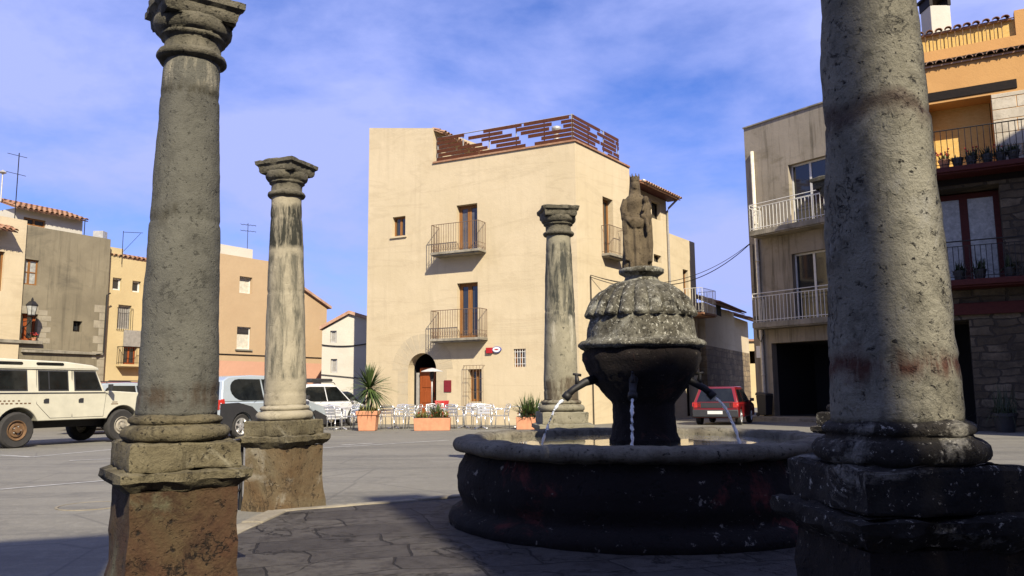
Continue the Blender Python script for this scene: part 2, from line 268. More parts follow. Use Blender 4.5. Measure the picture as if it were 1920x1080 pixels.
def mat_flags():
    m, t, b = new_mat('flagstones')
    c_, f_ = brick(t, coords(t, rot=(0, 0, -0.30)), 0.85, 0.44, 0.009, 0.36, 1.1)
    f = N(t, 'ShaderNodeSeparateColor', {0: c_}).outputs[0]; v = coords(t)
    c = mixc(t, f, (0.110, 0.098, 0.084), (0.060, 0.053, 0.047))
    n1 = noi(t, v, 7, 9, 0.8); n2 = noi(t, v, 1.4, 6, 0.7)
    c = mixc(t, ramp(t, n1, 0.46, 0.62, (0, 0, 0), (0.75, 0.75, 0.75)), c, (0.028, 0.022, 0.018))
    c = mixc(t, ramp(t, n2, 0.55, 0.68, (0, 0, 0), (0.6, 0.6, 0.6)), c, (0.13, 0.115, 0.10))
    ck = mth(t, 'MULTIPLY', ramp(t, mth(t, 'ABSOLUTE', mth(t, 'SUBTRACT', noi(t, v, 0.8, 9, 0.6, 0.6), 0.5)), 0.0, 0.005, (1, 1, 1), (0, 0, 0)), 0.9)
    j = mth(t, 'MAXIMUM', f_, ck); c = mixc(t, mth(t, 'MULTIPLY', j, 0.8), c, (0.012, 0.010, 0.008))
    t.links.new(mixc(t, 1.0, c, (ALB, ALB, ALB), 'MULTIPLY'), b.inputs['Base Color']); b.inputs['Roughness'].default_value = 0.7; b.inputs['Specular IOR Level'].default_value = 0.2
    bump(t, b, mth(t, 'ADD', mth(t, 'SUBTRACT', 1.0, j), mth(t, 'ADD', mth(t, 'MULTIPLY', n1, 1.1), mth(t, 'MULTIPLY', f, 0.4))), 1.0, 0.03); return m
M['flags'] = mat_flags()
def mat_water():
    m, t, b = new_mat('fountain_water')
    b.inputs['Base Color'].default_value = (0.10, 0.11, 0.07, 1); b.inputs['Roughness'].default_value = 0.04; b.inputs['Specular IOR Level'].default_value = 1.0
    b.inputs['Metallic'].default_value = 0.0; b.inputs['Coat Weight'].default_value = 1.0; b.inputs['Coat Roughness'].default_value = 0.03
    v = coords(t)
    bump(t, b, mth(t, 'ADD', noi(t, v, 6, 4, 0.6), mth(t, 'MULTIPLY', noi(t, v, 28, 3), 0.3)), 0.5, 0.025); return m
M['water'] = mat_water()
def mat_stream():
    m, t, b = new_mat('falling_water')
    b.inputs['Base Color'].default_value = (0.85, 0.88, 0.9, 1); b.inputs['Roughness'].default_value = 0.12; b.inputs['Transmission Weight'].default_value = 0.45
    b.inputs['IOR'].default_value = 1.33
    bump(t, b, noi(t, coords(t), 60, 3), 0.8, 0.01); return m
M['stream'] = mat_stream()

# ------------------------------------------------------------------ mesh builder
class MB:
    def __init__(s): s.v = []; s.f = []
    def add(s, vs, fs):
        b = len(s.v); s.v += [Vector(p) for p in vs]; s.f += [[b + i for i in f] for f in fs]; return s
    def hexa(s, p):                          # 8 points: bottom loop 0-3, top loop 4-7
        return s.add(p, [(3, 2, 1, 0), (4, 5, 6, 7), (0, 1, 5, 4), (1, 2, 6, 5), (2, 3, 7, 6), (3, 0, 4, 7)])
    def box(s, x0, x1, y0, y1, z0, z1):
        return s.hexa([(x0, y0, z0), (x1, y0, z0), (x1, y1, z0), (x0, y1, z0), (x0, y0, z1), (x1, y0, z1), (x1, y1, z1), (x0, y1, z1)])
    def wbox(s, W, u0, u1, z0, z1, o0, o1):  # box in wall coordinates (o = distance out of the wall)
        P = W.P
        return s.hexa([P(u0, z0, o1), P(u1, z0, o1), P(u1, z0, o0), P(u0, z0, o0), P(u0, z1, o1), P(u1, z1, o1), P(u1, z1, o0), P(u0, z1, o0)])
    def tube(s, pts, r, n=6, closed=False):
        pts = [Vector(p) for p in pts]; rs = r if isinstance(r, (list, tuple)) else [r] * len(pts)
        b = len(s.v)
        for i, p in enumerate(pts):
            t = (pts[min(i + 1, len(pts) - 1)] - pts[max(i - 1, 0)]).normalized()
            a = Vector((0, 0, 1)) if abs(t.z) < 0.9 else Vector((1, 0, 0))
            x = t.cross(a).normalized(); y = x.cross(t)
            for k in range(n):
                an = 2 * math.pi * k / n; s.v.append(p + (x * math.cos(an) + y * math.sin(an)) * rs[i])
        for i in range(len(pts) - 1):
            for k in range(n):
                k2 = (k + 1) % n; s.f.append([b + i * n + k, b + (i + 1) * n + k, b + (i + 1) * n + k2, b + i * n + k2])
        s.f.append([b + k for k in range(n)]); e = b + (len(pts) - 1) * n; s.f.append([e + n - 1 - k for k in range(n)])
        return s
    def lathe(s, prof, n=48, c=(0, 0), cap=True, mod=None):
        b = len(s.v)
        for i, (r, z) in enumerate(prof):
            for k in range(n):
                a = 2 * math.pi * k / n; rr = r * (mod(a, z) if mod else 1)
                s.v.append(Vector((c[0] + rr * math.cos(a), c[1] + rr * math.sin(a), z)))
        for i in range(len(prof) - 1):
            for k in range(n):
                k2 = (k + 1) % n; s.f.append([b + i * n + k, b + i * n + k2, b + (i + 1) * n + k2, b + (i + 1) * n + k])
        if cap:
            s.f.append([b + n - 1 - k for k in range(n)]); e = b + (len(prof) - 1) * n; s.f.append([e + k for k in range(n)])
        return s
    def extrude(s, poly, y0, y1, f=None):    # poly in x,z ; extruded along y. f(x,z,y) maps to a point
        f = f or (lambda x, z, y: (x, y, z)); n = len(poly)
        vs = [f(x, z, y0) for x, z in poly] + [f(x, z, y1) for x, z in poly]
        fs = [list(range(n)), list(range(2 * n - 1, n - 1, -1))] + [[(i + 1) % n, i, n + i, n + (i + 1) % n] for i in range(n)]
        return s.add(vs, fs)
    def build(s, name, mat, parent=None, smooth=False, bev=0, rough=None, sub=0, loc=None, rotz=0):
        me = bpy.data.meshes.new(name); bm = bmesh.new()
        vs = [bm.verts.new(p) for p in s.v]
        for f in s.f:
            try: bm.faces.new([vs[i] for i in f])
            except ValueError: pass
        bmesh.ops.recalc_face_normals(bm, faces=bm.faces)
        if rough:
            amp, sc = rough[:2]; bm.normal_update()
            for v in bm.verts:
                p = v.co + Vector((rough[2] if len(rough) > 2 else 0, 0, 0))
                v.co += v.normal * (amp * (noise.noise(p * sc) + 0.55 * noise.noise(p * sc * 2.7) + 0.3 * noise.noise(p * sc * 7)))
        bm.to_mesh(me); bm.free()
        if smooth: me.polygons.foreach_set('use_smooth', [True] * len(me.polygons))
        me.materials.append(M[mat] if isinstance(mat, str) else mat)
        o = bpy.data.objects.new(name, me); COL.objects.link(o)
        if parent: o.parent = parent
        if loc: o.location = loc
        if rotz: o.rotation_euler.z = rotz
        if bev:
            md = o.modifiers.new('b', 'BEVEL'); md.width = bev; md.segments = 2; md.limit_method = 'ANGLE'; md.angle_limit = R(40)
        if smooth == 'auto':
            me.polygons.foreach_set('use_smooth', [True] * len(me.polygons)); me.set_sharp_from_angle(angle=R(35))
        return o

def tag(o, label, cat, group=None, kind=None):
    if label: o['label'] = label
    if cat: o['category'] = cat
    if group: o['group'] = group
    if kind: o['kind'] = kind
    return o
def thing(name, label, cat, loc=(0, 0, 0), rotz=0, group=None):
    o = bpy.data.objects.new(name, None); COL.objects.link(o); o.empty_display_size = 0.3
    o.location = loc; o.rotation_euler.z = rotz; return tag(o, label, cat, group)
def copy_tree(o, parent=None):
    c = o.copy(); COL.objects.link(c); c.parent = parent
    for ch in list(o.children): copy_tree(ch, c)
    return c

class Wall:                                   # a vertical plane seen from outside, u runs left to right
    def __init__(s, a, b):
        s.a = Vector((a[0], a[1], 0)); d = Vector((b[0] - a[0], b[1] - a[1], 0)); s.len = d.length; s.d = d.normalized()
        s.n = Vector((s.d.y, -s.d.x, 0))
    def P(s, u, z, off=0): p = s.a + s.d * u + s.n * off; return Vector((p.x, p.y, z))
    def hit(s, px, py, off=0):
        r = ray(px, py); o = Vector((0, 0, EYE)); q = s.a + s.n * off
        t = (q - o).dot(s.n) / r.dot(s.n); p = o + r * t
        return (p - s.a).dot(s.d), p.z
    def rect(s, x0, y0, x1, y1, off=0):
        ym, xm = (y0 + y1) / 2, (x0 + x1) / 2
        return s.hit(x0, ym, off)[0], s.hit(x1, ym, off)[0], s.hit(xm, y1, off)[1], s.hit(xm, y0, off)[1]
def from_px(px, Y): return (px - 960) / 1512.0 * Y
def az_pt(p, az, t): return (p[0] + math.sin(R(az)) * t, p[1] + math.cos(R(az)) * t)
def az_to_px(p, az, px):                      # walk from p along az until picture column px (at eye level)
    k = (px - 960) / 1512.0; s, c = math.sin(R(az)), math.cos(R(az))
    return az_pt(p, az, (k * p[1] - p[0]) / (s - k * c))

def wall_face(mb, W, zb, zt0, zt1, ops, depth=0.28, u_end=None):
    Lw = u_end or W.len
    us = sorted({0, Lw} | {x for o in ops for x in o[:2]}); zlo = min(zt0, zt1) - 0.01
    zs = sorted({zb} | {x for o in ops for x in o[2:4]} | {zlo})
    top = lambda u: zt0 + (zt1 - zt0) * u / Lw
    for i in range(len(us) - 1):
        for j in range(len(zs)):
            a, b = us[i], us[i + 1]
            if j == len(zs) - 1: z0, z1a, z1b = zs[j], top(a), top(b)
            else: z0, z1a, z1b = zs[j], zs[j + 1], zs[j + 1]
            um, zm = (a + b) / 2, (z0 + min(z1a, z1b)) / 2
            if any(o[0] < um < o[1] and o[2] < zm < o[3] for o in ops): continue
            mb.add([W.P(a, z0), W.P(b, z0), W.P(b, z1b), W.P(a, z1a)], [(0, 1, 2, 3)])
    for o in ops:
        a, b, z0, z1 = o[:4]; d = o[4] if len(o) > 4 else depth
        q = [(a, z0), (b, z0), (b, z1), (a, z1)]
        for k in range(4):
            p, r = q[k], q[(k + 1) % 4]
            mb.add([W.P(*p), W.P(*r), W.P(r[0], r[1], -d), W.P(p[0], p[1], -d)], [(0, 3, 2, 1)])
def body(mb, pts, zb, tops, facades, roof=True):
    n = len(pts)
    for i in range(n):
        W = Wall(pts[i], pts[(i + 1) % n])
        wall_face(mb, W, zb, tops[i], tops[(i + 1) % n], facades.get(i, []))
    if roof: mb.add([(p[0], p[1], z - 0.02) for p, z in zip(pts, tops)], [list(range(n))])
    return mb
def window(W, r, parent, depth=0.22, frame='wood', glass='glass', cols=2, rows=1, fw=0.07, name='window', sill=None, back=None):
    a, b, z0, z1 = r[:4]; mb = MB(); o0, o1 = -depth - 0.03, -depth + 0.03
    mb.wbox(W, a, a + fw, z0, z1, o0, o1); mb.wbox(W, b - fw, b, z0, z1, o0, o1)
    mb.wbox(W, a + fw, b - fw, z1 - fw, z1, o0, o1); mb.wbox(W, a + fw, b - fw, z0, z0 + fw, o0, o1)
    for i in range(1, cols):
        u = a + (b - a) * i / cols; mb.wbox(W, u - fw * 0.7, u + fw * 0.7, z0 + fw, z1 - fw, o0 + 0.004, o1 - 0.004)
    for i in range(1, rows):
        z = z0 + (z1 - z0) * i / rows; mb.wbox(W, a + fw, b - fw, z - fw * 0.3, z + fw * 0.3, o0 + 0.008, o1 - 0.008)
    f = mb.build(name, frame, parent)
    MB().wbox(W, a + fw * 0.5, b - fw * 0.5, z0 + fw * 0.5, z1 - fw * 0.5, -depth - 0.012, -depth - 0.002).build('pane', glass, f)
    if sill: MB().wbox(W, a - 0.08, b + 0.08, z0 - 0.07, z0 - 0.002, -0.1, 0.07).build('sill', sill, f)
    return f
def grille(W, r, parent, n=6, rows=3, off=0.0, mat='rust', ext=0.0, th=0.009):
    a, b, z0, z1 = r[:4]; mb = MB(); a -= ext; b += ext; z0 -= ext; z1 += ext
    for i in range(n):
        u = a + (b - a) * (i + 0.5) / n if not ext else a + (b - a) * i / (n - 1)
        mb.tube([W.P(u, z0, off), W.P(u, z1, off)], th, 5)
    for j in range(rows):
        z = z0 + (z1 - z0) * (j / (rows - 1) if ext else (j + 0.5) / rows)
        mb.tube([W.P(a, z, off), W.P(b, z, off)], th, 5)
    if ext:
        for (u, z) in ((a, z0), (a, z1), (b, z0), (b, z1)): mb.tube([W.P(u, z, off), W.P(u, z, -0.03)], th, 5)
    return mb.build('grille', mat, parent)
def balcony(W, u0, u1, zs, parent, proj=0.6, h=1.05, th=0.10, mat='concrete', rail='rust', step=0.11, scroll=True, bar=0.009, toprail=0.014, mid=None):
    s = MB(); s.wbox(W, u0, u1, zs - th, zs, 0, proj); s.wbox(W, u0 + 0.05, u1 - 0.05, zs - th - 0.05, zs - th - 0.001, 0, proj - 0.06)
    slab = s.build('balcony', mat, parent, bev=0.012)
    mb = MB(); i = 0.04
    path = [(u0 + i, 0.0), (u0 + i, proj - i), (u1 - i, proj - i), (u1 - i, 0.0)]
    for k in range(3):
        (a, oa), (b, ob) = path[k], path[k + 1]
        for z, rr in ((zs + h, toprail), (zs + 0.08, bar)) + (((zs + h - mid, bar),) if mid else ()):
            mb.tube([W.P(a, z, oa), W.P(b, z, ob)], rr, 5)
        Ld = math.hypot(b - a, ob - oa); n = max(2, int(Ld / step))
        for q in range(n + 1):
            t = q / n; u, o = a + (b - a) * t, oa + (ob - oa) * t
            mb.tube([W.P(u, zs - 0.01, o), W.P(u, zs + h - (mid or 0), o)], bar if 0 < q < n else bar * 1.5, 4)
            if scroll and q < n:
                cu_, co_ = a + (b - a) * (t + 0.5 / n), oa + (ob - oa) * (t + 0.5 / n); rr = 0.42 * Ld / n
                ex = (b - a) / Ld, (ob - oa) / Ld
                pts = [W.P(cu_ + ex[0] * rr * math.cos(x), zs + 0.2 + 0.09 * math.sin(x), co_ + ex[1] * rr * math.cos(x)) for x in [j * math.pi / 4 for j in range(9)]]
                mb.tube(pts, 0.006, 3)
    if mid:
        for (u, o) in (path[1], path[2]): mb.tube([W.P(u, zs, o), W.P(u, zs + h, o)], toprail, 5)
    mb.build('railing', rail, slab); return slab
def tiles(mb, O, along, down, nx, pitch=0.24, rows=4, rl=0.42, r=0.085):
    """barrel tiles: O = top start, along/down = unit vectors"""
    up = along.cross(down).normalized()
    if up.z < 0: up = -up
    for i in range(nx):
        for j in range(rows):
            jit = random.uniform(-0.012, 0.012); a = O + along * ((i + 0.5) * pitch + jit) + down * (j * rl) ; b = a + down * (rl + 0.07)
            ra, rb = r * 0.8, r
            seg = 6; vs = []
            for (p, rr, lift) in ((a, ra, 0.0), (b, rb, 0.03)):
                for q in (rr, rr - 0.016):
                    for k in range(seg + 1):
                        an = math.pi * k / seg; vs.append(p + along * (q * 1.15 * math.cos(an)) + up * (q * math.sin(an) + lift))
            m = seg + 1; fs = []
            for k in range(seg):
                fs += [(k, k + 1, 2 * m + k + 1, 2 * m + k), (m + k + 1, m + k, 3 * m + k, 3 * m + k + 1), (2 * m + k, 2 * m + k + 1, 3 * m + k + 1, 3 * m + k)]
            mb.add(vs, fs)
    p0 = O; p1 = O + along * (nx * pitch); dn = down * (rows * rl)
    mb.hexa([p0 - up * 0.06, p1 - up * 0.06, p1 + dn - up * 0.06, p0 + dn - up * 0.06, p0 - up * 0.02, p1 - up * 0.02, p1 + dn - up * 0.02, p0 + dn - up * 0.02])
    return mb

# ================================================================== GROUND
mb = MB()
xs = [-400, -200, -100, -60] + [-40 + 2 * i for i in range(41)] + [60, 100, 200, 400]
ys = [-200, -60, -30] + [-15 + 1.5 * i for i in range(50)] + [80, 120, 250, 500]
mb.v = [Vector((x, y, gz(x, y))) for y in ys for x in xs]; nx = len(xs)
mb.f = [[j * nx + i, j * nx + i + 1, (j + 1) * nx + i + 1, (j + 1) * nx + i] for j in range(len(ys) - 1) for i in range(nx - 1)]
tag(mb.build('ground', 'asphalt', smooth=True), None, None, kind='structure')

CEN = Vector((1.06, 6.9, 0)); C1 = Vector((-1.97, 4.74, 0)); C2 = Vector((-2.29, 8.17, 0)); C3 = Vector((0.62, 10.4, 0)); C4 = Vector((1.385, 2.93, 0)); C5 = Vector((3.78, 8.95, 0))
def ang(p): d = p - CEN; return math.atan2(d.y, d.x)
hexo = [Vector((-2.22, 7.40, 0)), Vector((0.75, 9.17, 0)), Vector((4.1, 8.7, 0)), Vector((4.9, 5.4, 0)), Vector((1.6, 2.2, 0)), Vector((-2.35, 4.1, 0)) ]
hexi = [CEN + (p - CEN) * 0.945 for p in hexo]
# pavement: densely divided top so the flags undulate
mb = MB(); nr = 46
hv = []
for k in range(6):
    a, b = hexi[k], hexi[(k + 1) % 6]
    for q in range(24): hv.append(a.lerp(b, q / 24))
n = len(hv)
for j in range(nr + 1):
    for p in hv:
        q = CEN.lerp(p, max(0.02, j / nr)); mb.v.append(Vector((q.x, q.y, 0.012 * noise.noise(q * 1.3) + 0.006 * noise.noise(q * 4))))
for j in range(nr):
    for k in range(n): mb.f.append([j * n + k, (j + 1) * n + k, (j + 1) * n + (k + 1) % n, j * n + (k + 1) % n])
base = len(mb.v)
tag(mb.build('paved_platform', 'flags', smooth=True), None, None, kind='structure')
mb = MB()
for k in range(6):
    a, b, c, d = hexo[k], hexo[(k + 1) % 6], hexi[(k + 1) % 6], hexi[k]; m_ = 5
    for q in range(m_):
        t0, t1 = q / m_ + 0.004, (q + 1) / m_ - 0.004; dz = random.uniform(-0.006, 0.006)
        P = [a.lerp(b, t0), a.lerp(b, t1), d.lerp(c, t1), d.lerp(c, t0)]
        mb.hexa([(p.x, p.y, -0.2) for p in P] + [(p.x, p.y, 0.014 + dz) for p in P])
tag(mb.build('kerb', 'kerb', bev=0.015), None, None, kind='structure')
# near ground outside the platform behind and beside the camera is the same asphalt sheet
def road_strip(p, q, wd):
    a, b = at_z(p[0], p[1], -0.08), at_z(q[0], q[1], -0.08); d = (b - a).normalized(); n_ = Vector((-d.y, d.x, 0)) * wd / 2
    return MB().add([Vector((v.x, v.y, gz(v.x, v.y) + 0.005)) for v in (a - n_, b - n_, b + n_, a + n_)], [(0, 1, 2, 3)])
lm = MB()
for p, q, wd in (((0, 852), (57, 856), 0.1), ((60, 856), (235, 838), 0.09), ((130, 864), (235, 859), 0.09), ((600, 838), (840, 822), 0.1), ((0, 918), (215, 900), 0.08), ((640, 832), (700, 828), 0.12)):
    s_ = road_strip(p, q, wd); lm.add(s_.v, s_.f)
tag(lm.build('road_markings', 'paint_line'), None, None, kind='structure')
p = at_z(172, 949, -0.08)
mh = thing('manhole_cover', 'round iron manhole cover set in the asphalt left of the nearest left column', 'manhole cover', (p.x, p.y, gz(p.x, p.y)))
MB().lathe([(0.0, 0.006), (0.30, 0.006), (0.30, 0.0)], 32, cap=False).build('lid', 'asphalt', mh)
MB().lathe([(0.31, -0.004), (0.31, 0.008), (0.335, 0.008), (0.335, -0.004)], 32, cap=False).build('rim', 'kerb', mh)
p = at_z(175, 1007, -0.08)

# ================================================================== COLUMNS
def sqloop(h, n=10):
    pts = []
    for (x0, y0, x1, y1) in ((-h, -h, h, -h), (h, -h, h, h), (h, h, -h, h), (-h, h, -h, -h)):
        for k in range(n): pts.append((x0 + (x1 - x0) * k / n, y0 + (y1 - y0) * k / n))
    return pts
def sqlathe(mb, prof, n=14):
    b = len(mb.v); m_ = 4 * n
    for h, z in prof:
        for x, y in sqloop(h, n): mb.v.append(Vector((x, y, z)))
    for i in range(len(prof) - 1):
        for k in range(m_): mb.f.append([b + i * m_ + k, b + i * m_ + (k + 1) % m_, b + (i + 1) * m_ + (k + 1) % m_, b + (i + 1) * m_ + k])
    for (h, z, fl) in ((prof[0][0], prof[0][1], 1), (prof[-1][0], prof[-1][1], 0)):
        g = len(mb.v)
        for a in range(n + 1):
            for c in range(n + 1): mb.v.append(Vector((-h + 2 * h * a / n, -h + 2 * h * c / n, z)))
        for a in range(n):
            for c in range(n): mb.f.append([g + a * (n + 1) + c, g + (a + 1) * (n + 1) + c, g + (a + 1) * (n + 1) + c + 1, g + a * (n + 1) + c + 1])
def dens(prof, step):
    o = [prof[0]]
    for a, b in zip(prof, prof[1:]):
        n = max(1, int(math.hypot(b[0] - a[0], b[1] - a[1]) / step))
        for k in range(1, n + 1): o.append((a[0] + (b[0] - a[0]) * k / n, a[1] + (b[1] - a[1]) * k / n))
    return o
def weld(mb):
    return mb
def column(pos, label, shaft_mat, cap_mat, ped_mat, top_mat, seed, seams=(1.06, 2.08, 2.86), amp=1.0, taper=0.0):
    d = CEN - pos; rz = math.atan2(d.y, d.x)
    t = thing('stone_column', label, 'column', (pos.x, pos.y, 0), rz, 'stone columns ringing the fountain')
    R0 = (0.012 * amp, 5.0, seed * 13.7)
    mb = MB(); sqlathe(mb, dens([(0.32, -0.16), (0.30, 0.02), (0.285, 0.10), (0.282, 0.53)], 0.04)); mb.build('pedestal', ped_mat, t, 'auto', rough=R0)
    mb = MB(); sqlathe(mb, dens([(0.284, 0.53), (0.30, 0.545), (0.345, 0.585), (0.348, 0.63), (0.29, 0.642)], 0.02), 20); mb.build('cornice', top_mat, t, 'auto', rough=(0.019 * amp, 5.5, seed * 3.1))
    mb = MB(); sqlathe(mb, dens([(0.286, 0.640), (0.292, 0.65), (0.292, 0.775), (0.280, 0.787)], 0.025), 16); mb.build('plinth', top_mat, t, 'auto', rough=(0.013 * amp, 5.0, seed * 9.1))
    tor = [(0.22, 0.784), (0.27, 0.788)] + [(0.255 + 0.043 * math.cos(a), 0.832 + 0.043 * math.sin(a)) for a in [R(x) for x in range(-80, 81, 20)]] + [(0.250, 0.878), (0.245, 0.885)] + [(0.240 + 0.02 * math.cos(a), 0.905 + 0.02 * math.sin(a)) for a in [R(x) for x in range(-70, 80, 28)]] + [(0.225, 0.935), (0.2, 0.94)]
    MB().lathe(tor, 72).build('base_moulding', top_mat if shaft_mat not in ('col_pale',) else shaft_mat, t, True, rough=(0.008 * amp, 7, seed * 5.3))
    prof = []
    for k in range(101):
        z = 0.93 + (3.09 - 0.93) * k / 100; f = k / 100
        r = (0.222 - 0.006 * f - 0.056 * f ** 1.5) * (1 - taper * min(f, .45) / .45)
        for s_ in seams: r -= 0.007 * math.exp(-((z - s_) / 0.012) ** 2)
        prof.append((r, z))
    MB().lathe(prof, 72).build('shaft', shaft_mat, t, True, rough=(0.006 * amp, 4.0, seed * 7.9))
    cap = [(0.158, 3.07), (0.17, 3.075)] + [(0.172 + 0.032 * math.cos(a), 3.105 + 0.028 * math.sin(a)) for a in [R(x) for x in range(-80, 81, 20)]] + [(0.168, 3.14), (0.165, 3.20), (0.175, 3.215), (0.192, 3.222), (0.192, 3.235)] + [(0.165 + 0.065 * math.cos(a), 3.30 + 0.065 * math.sin(a)) for a in [R(x) for x in range(-70, 11, 16)]] + [(0.228, 3.325), (0.18, 3.33)]
    c = MB().lathe(cap, 72).build('capital', cap_mat, t, True, rough=(0.008 * amp, 7, seed * 2.3))
    mb = MB(); sqlathe(mb, dens([(0.20, 3.318), (0.212, 3.335), (0.218, 3.385), (0.242, 3.405), (0.245, 3.44), (0.22, 3.455)], 0.018), 18); mb.build('abacus', cap_mat, t, 'auto', rough=(0.014 * amp, 7, seed * 6.3))
    return t
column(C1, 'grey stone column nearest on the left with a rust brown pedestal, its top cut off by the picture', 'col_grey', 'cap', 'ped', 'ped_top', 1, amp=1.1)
c2_ = column(C2, 'pale cream stone column with black stains below its capital, behind the low iron rail', 'col_pale', 'cap', 'ped_pale', 'ped_top', 2)
c2_.scale = (.94, .94, 1); c2_.rotation_euler = (Matrix.Rotation(-.018, 3, 'Y') @ Matrix.Rotation(c2_.rotation_euler.z, 3, 'Z')).to_euler()
column(C3, 'weathered stone column standing between the cream town house and the fountain', 'col_mid', 'cap', 'ped_pale', 'col_mid', 3)
c4_ = column(C4, 'thick rough stone column closest to the viewer at the right, with pedestal coloured black for shade', 'col_near', 'cap', 'ped_dark', 'ped_dark_top', 4, seams=(1.14, 2.05), amp=1.5, taper=.055)
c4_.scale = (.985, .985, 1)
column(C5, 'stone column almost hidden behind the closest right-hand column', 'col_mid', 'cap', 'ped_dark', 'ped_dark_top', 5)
# low iron railing between the two left columns
d12 = (C2 - C1).normalized(); od = Vector((-d12.y, d12.x, 0)) * 0.26; a, b = C1 + d12 * 0.42 + od, C2 - d12 * 0.05 + od * 1.6
rl = thing('low_railing', 'low black iron railing between the two left columns', 'railing', (a.x, a.y, 0))
mb = MB(); mb.tube([(0, 0, 0.60), (b - a) + Vector((0, 0, 0.60))], 0.022, 8); mb.tube([(0, 0, 0.12), (b - a) + Vector((0, 0, 0.12))], 0.012, 6)
mb.build('handrail', 'iron', rl, True)
mb = MB()
for k in range(19): q = (b - a) * (k / 18); mb.tube([q + Vector((0, 0, -0.1)), q + Vector((0, 0, 0.6))], 0.009 if k % 6 else 0.018, 6)
mb.build('bars', 'iron', rl)

# ================================================================== FOUNTAIN
ft = thing('fountain', 'round stone fountain, coloured black for shade below, with a ribbed dome and a wide basin', 'fountain', (CEN.x, CEN.y, 0))
def rib(a, z): return 1
bas = dens([(1.50, -0.05), (1.60, 0.0), (1.61, 0.05), (1.58, 0.10), (1.50, 0.13), (1.49, 0.16), (1.53, 0.26), (1.535, 0.36), (1.51, 0.46), (1.47, 0.53), (1.46, 0.555)], 0.03)
inn = [(1.33, 0.62), (1.31, 0.4)]
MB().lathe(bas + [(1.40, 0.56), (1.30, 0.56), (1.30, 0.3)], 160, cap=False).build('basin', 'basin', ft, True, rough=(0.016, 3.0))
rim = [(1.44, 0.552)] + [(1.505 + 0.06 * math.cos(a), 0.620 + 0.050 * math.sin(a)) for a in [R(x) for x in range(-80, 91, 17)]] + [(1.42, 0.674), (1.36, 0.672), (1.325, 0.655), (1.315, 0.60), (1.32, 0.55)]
gaps = [0.2, 0.85, 1.5, 2.1, 2.8, 3.5, 4.1, 4.72, 5.35, 5.9]
mb = MB().lathe(dens(rim, 0.03), 220, cap=False)
for v in mb.v:
    a = math.atan2(v.y, v.x) % (2 * math.pi)
    for g in gaps:
        e = math.exp(-((a - g) / 0.006) ** 2); v.x *= 1 - 0.006 * e; v.y *= 1 - 0.006 * e; v.z -= 0.02 * e
mb.build('rim', 'basin_rim', ft, True, rough=(0.014, 4.5, 3))
mb = MB(); nr, na = 26, 120
for j in range(nr + 1):
    for k in range(na): a = 2 * math.pi * k / na; r = 1.36 * j / nr; mb.v.append(Vector((r * math.cos(a), r * math.sin(a), 0.615)))
for j in range(nr):
    for k in range(na): mb.f.append([j * na + k, (j + 1) * na + k, (j + 1) * na + (k + 1) % na, j * na + (k + 1) % na])
mb.build('water', 'water', ft, True)
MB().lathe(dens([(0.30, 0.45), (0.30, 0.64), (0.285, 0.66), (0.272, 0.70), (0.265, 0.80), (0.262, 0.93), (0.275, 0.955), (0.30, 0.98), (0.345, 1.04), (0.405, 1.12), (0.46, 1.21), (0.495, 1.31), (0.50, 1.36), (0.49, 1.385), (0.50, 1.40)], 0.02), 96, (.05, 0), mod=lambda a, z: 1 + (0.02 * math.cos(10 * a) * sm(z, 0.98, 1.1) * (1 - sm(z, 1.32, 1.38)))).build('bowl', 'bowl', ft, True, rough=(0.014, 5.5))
NR = 22
def gad(a, z):
    k = sm(z, 1.664, 1.682) * (1 - sm(z, 1.94, 1.985)); return 1 + 0.125 * k * (abs(math.cos(NR / 2 * a)) ** 0.5 - 0.45)
dome = dens([(0.49, 1.395), (0.525, 1.405), (0.545, 1.425), (0.545, 1.445), (0.525, 1.462), (0.485, 1.475), (0.468, 1.50), (0.462, 1.56), (0.452, 1.62), (0.440, 1.655), (0.438, 1.668), (0.455, 1.680), (0.454, 1.70), (0.428, 1.76), (0.395, 1.83), (0.335, 1.895), (0.26, 1.945), (0.19, 1.975), (0.165, 1.985)], 0.014)
MB().lathe(dome, 264, (.05, 0), mod=gad).build('dome', 'dome', ft, True, rough=(0.009, 7.0))
MB().lathe(dens([(0.17, 1.975), (0.145, 2.0), (0.14, 2.025), (0.165, 2.04), (0.195, 2.055), (0.198, 2.085), (0.17, 2.098), (0.10, 2.10)], 0.012), 72, (.07, 0)).build('neck', 'dome', ft, True, rough=(0.007, 9))

def spout(az, z0=1.03, big=False):
    c, s_ = math.cos(az), math.sin(az); e = Vector((c, s_, 0)); up = Vector((0, 0, 1)); mb = MB()
    e0_ = Vector((.05, 0, 0)); mb.tube([e * 0.36 + up * (z0 + 0.12), e * 0.46 + up * (z0 + 0.09), e * 0.56 + up * (z0 + 0.03), e * 0.63 + up * (z0 - 0.03)], [0.042, 0.035, 0.029, 0.031], 12)
    mb.tube([e * 0.60 + up * (z0 - 0.005), e * 0.635 + up * (z0 - 0.045)], [0.037, 0.037], 12)
    mb.tube([e * 0.52 + up * (z0 + 0.06), e * 0.53 + up * (z0 + 0.15)], [0.024, 0.014], 8)
    mb.tube([e * 0.49 + up * (z0 + 0.15), e * 0.56 + up * (z0 + 0.16)], [0.012, 0.010], 8)
    return mb.build('spout', 'iron', ft, True)
def stream(p0, v0, zend, rr=0.011):
    pts, t = [], 0; g = 9.8
    while True:
        q = p0 + v0 * t + Vector((0, 0, -0.5 * g * t * t)); pts.append(q + Vector((random.uniform(-1, 1), random.uniform(-1, 1), 0)) * 0.003 * (t * 8))
        if q.z < zend: break
        t += 0.009
    rs = [rr * (0.65 + random.random() * 0.75) for _ in pts]
    return MB().tube(pts, rs, 7).build('water_stream', 'stream', ft, True)
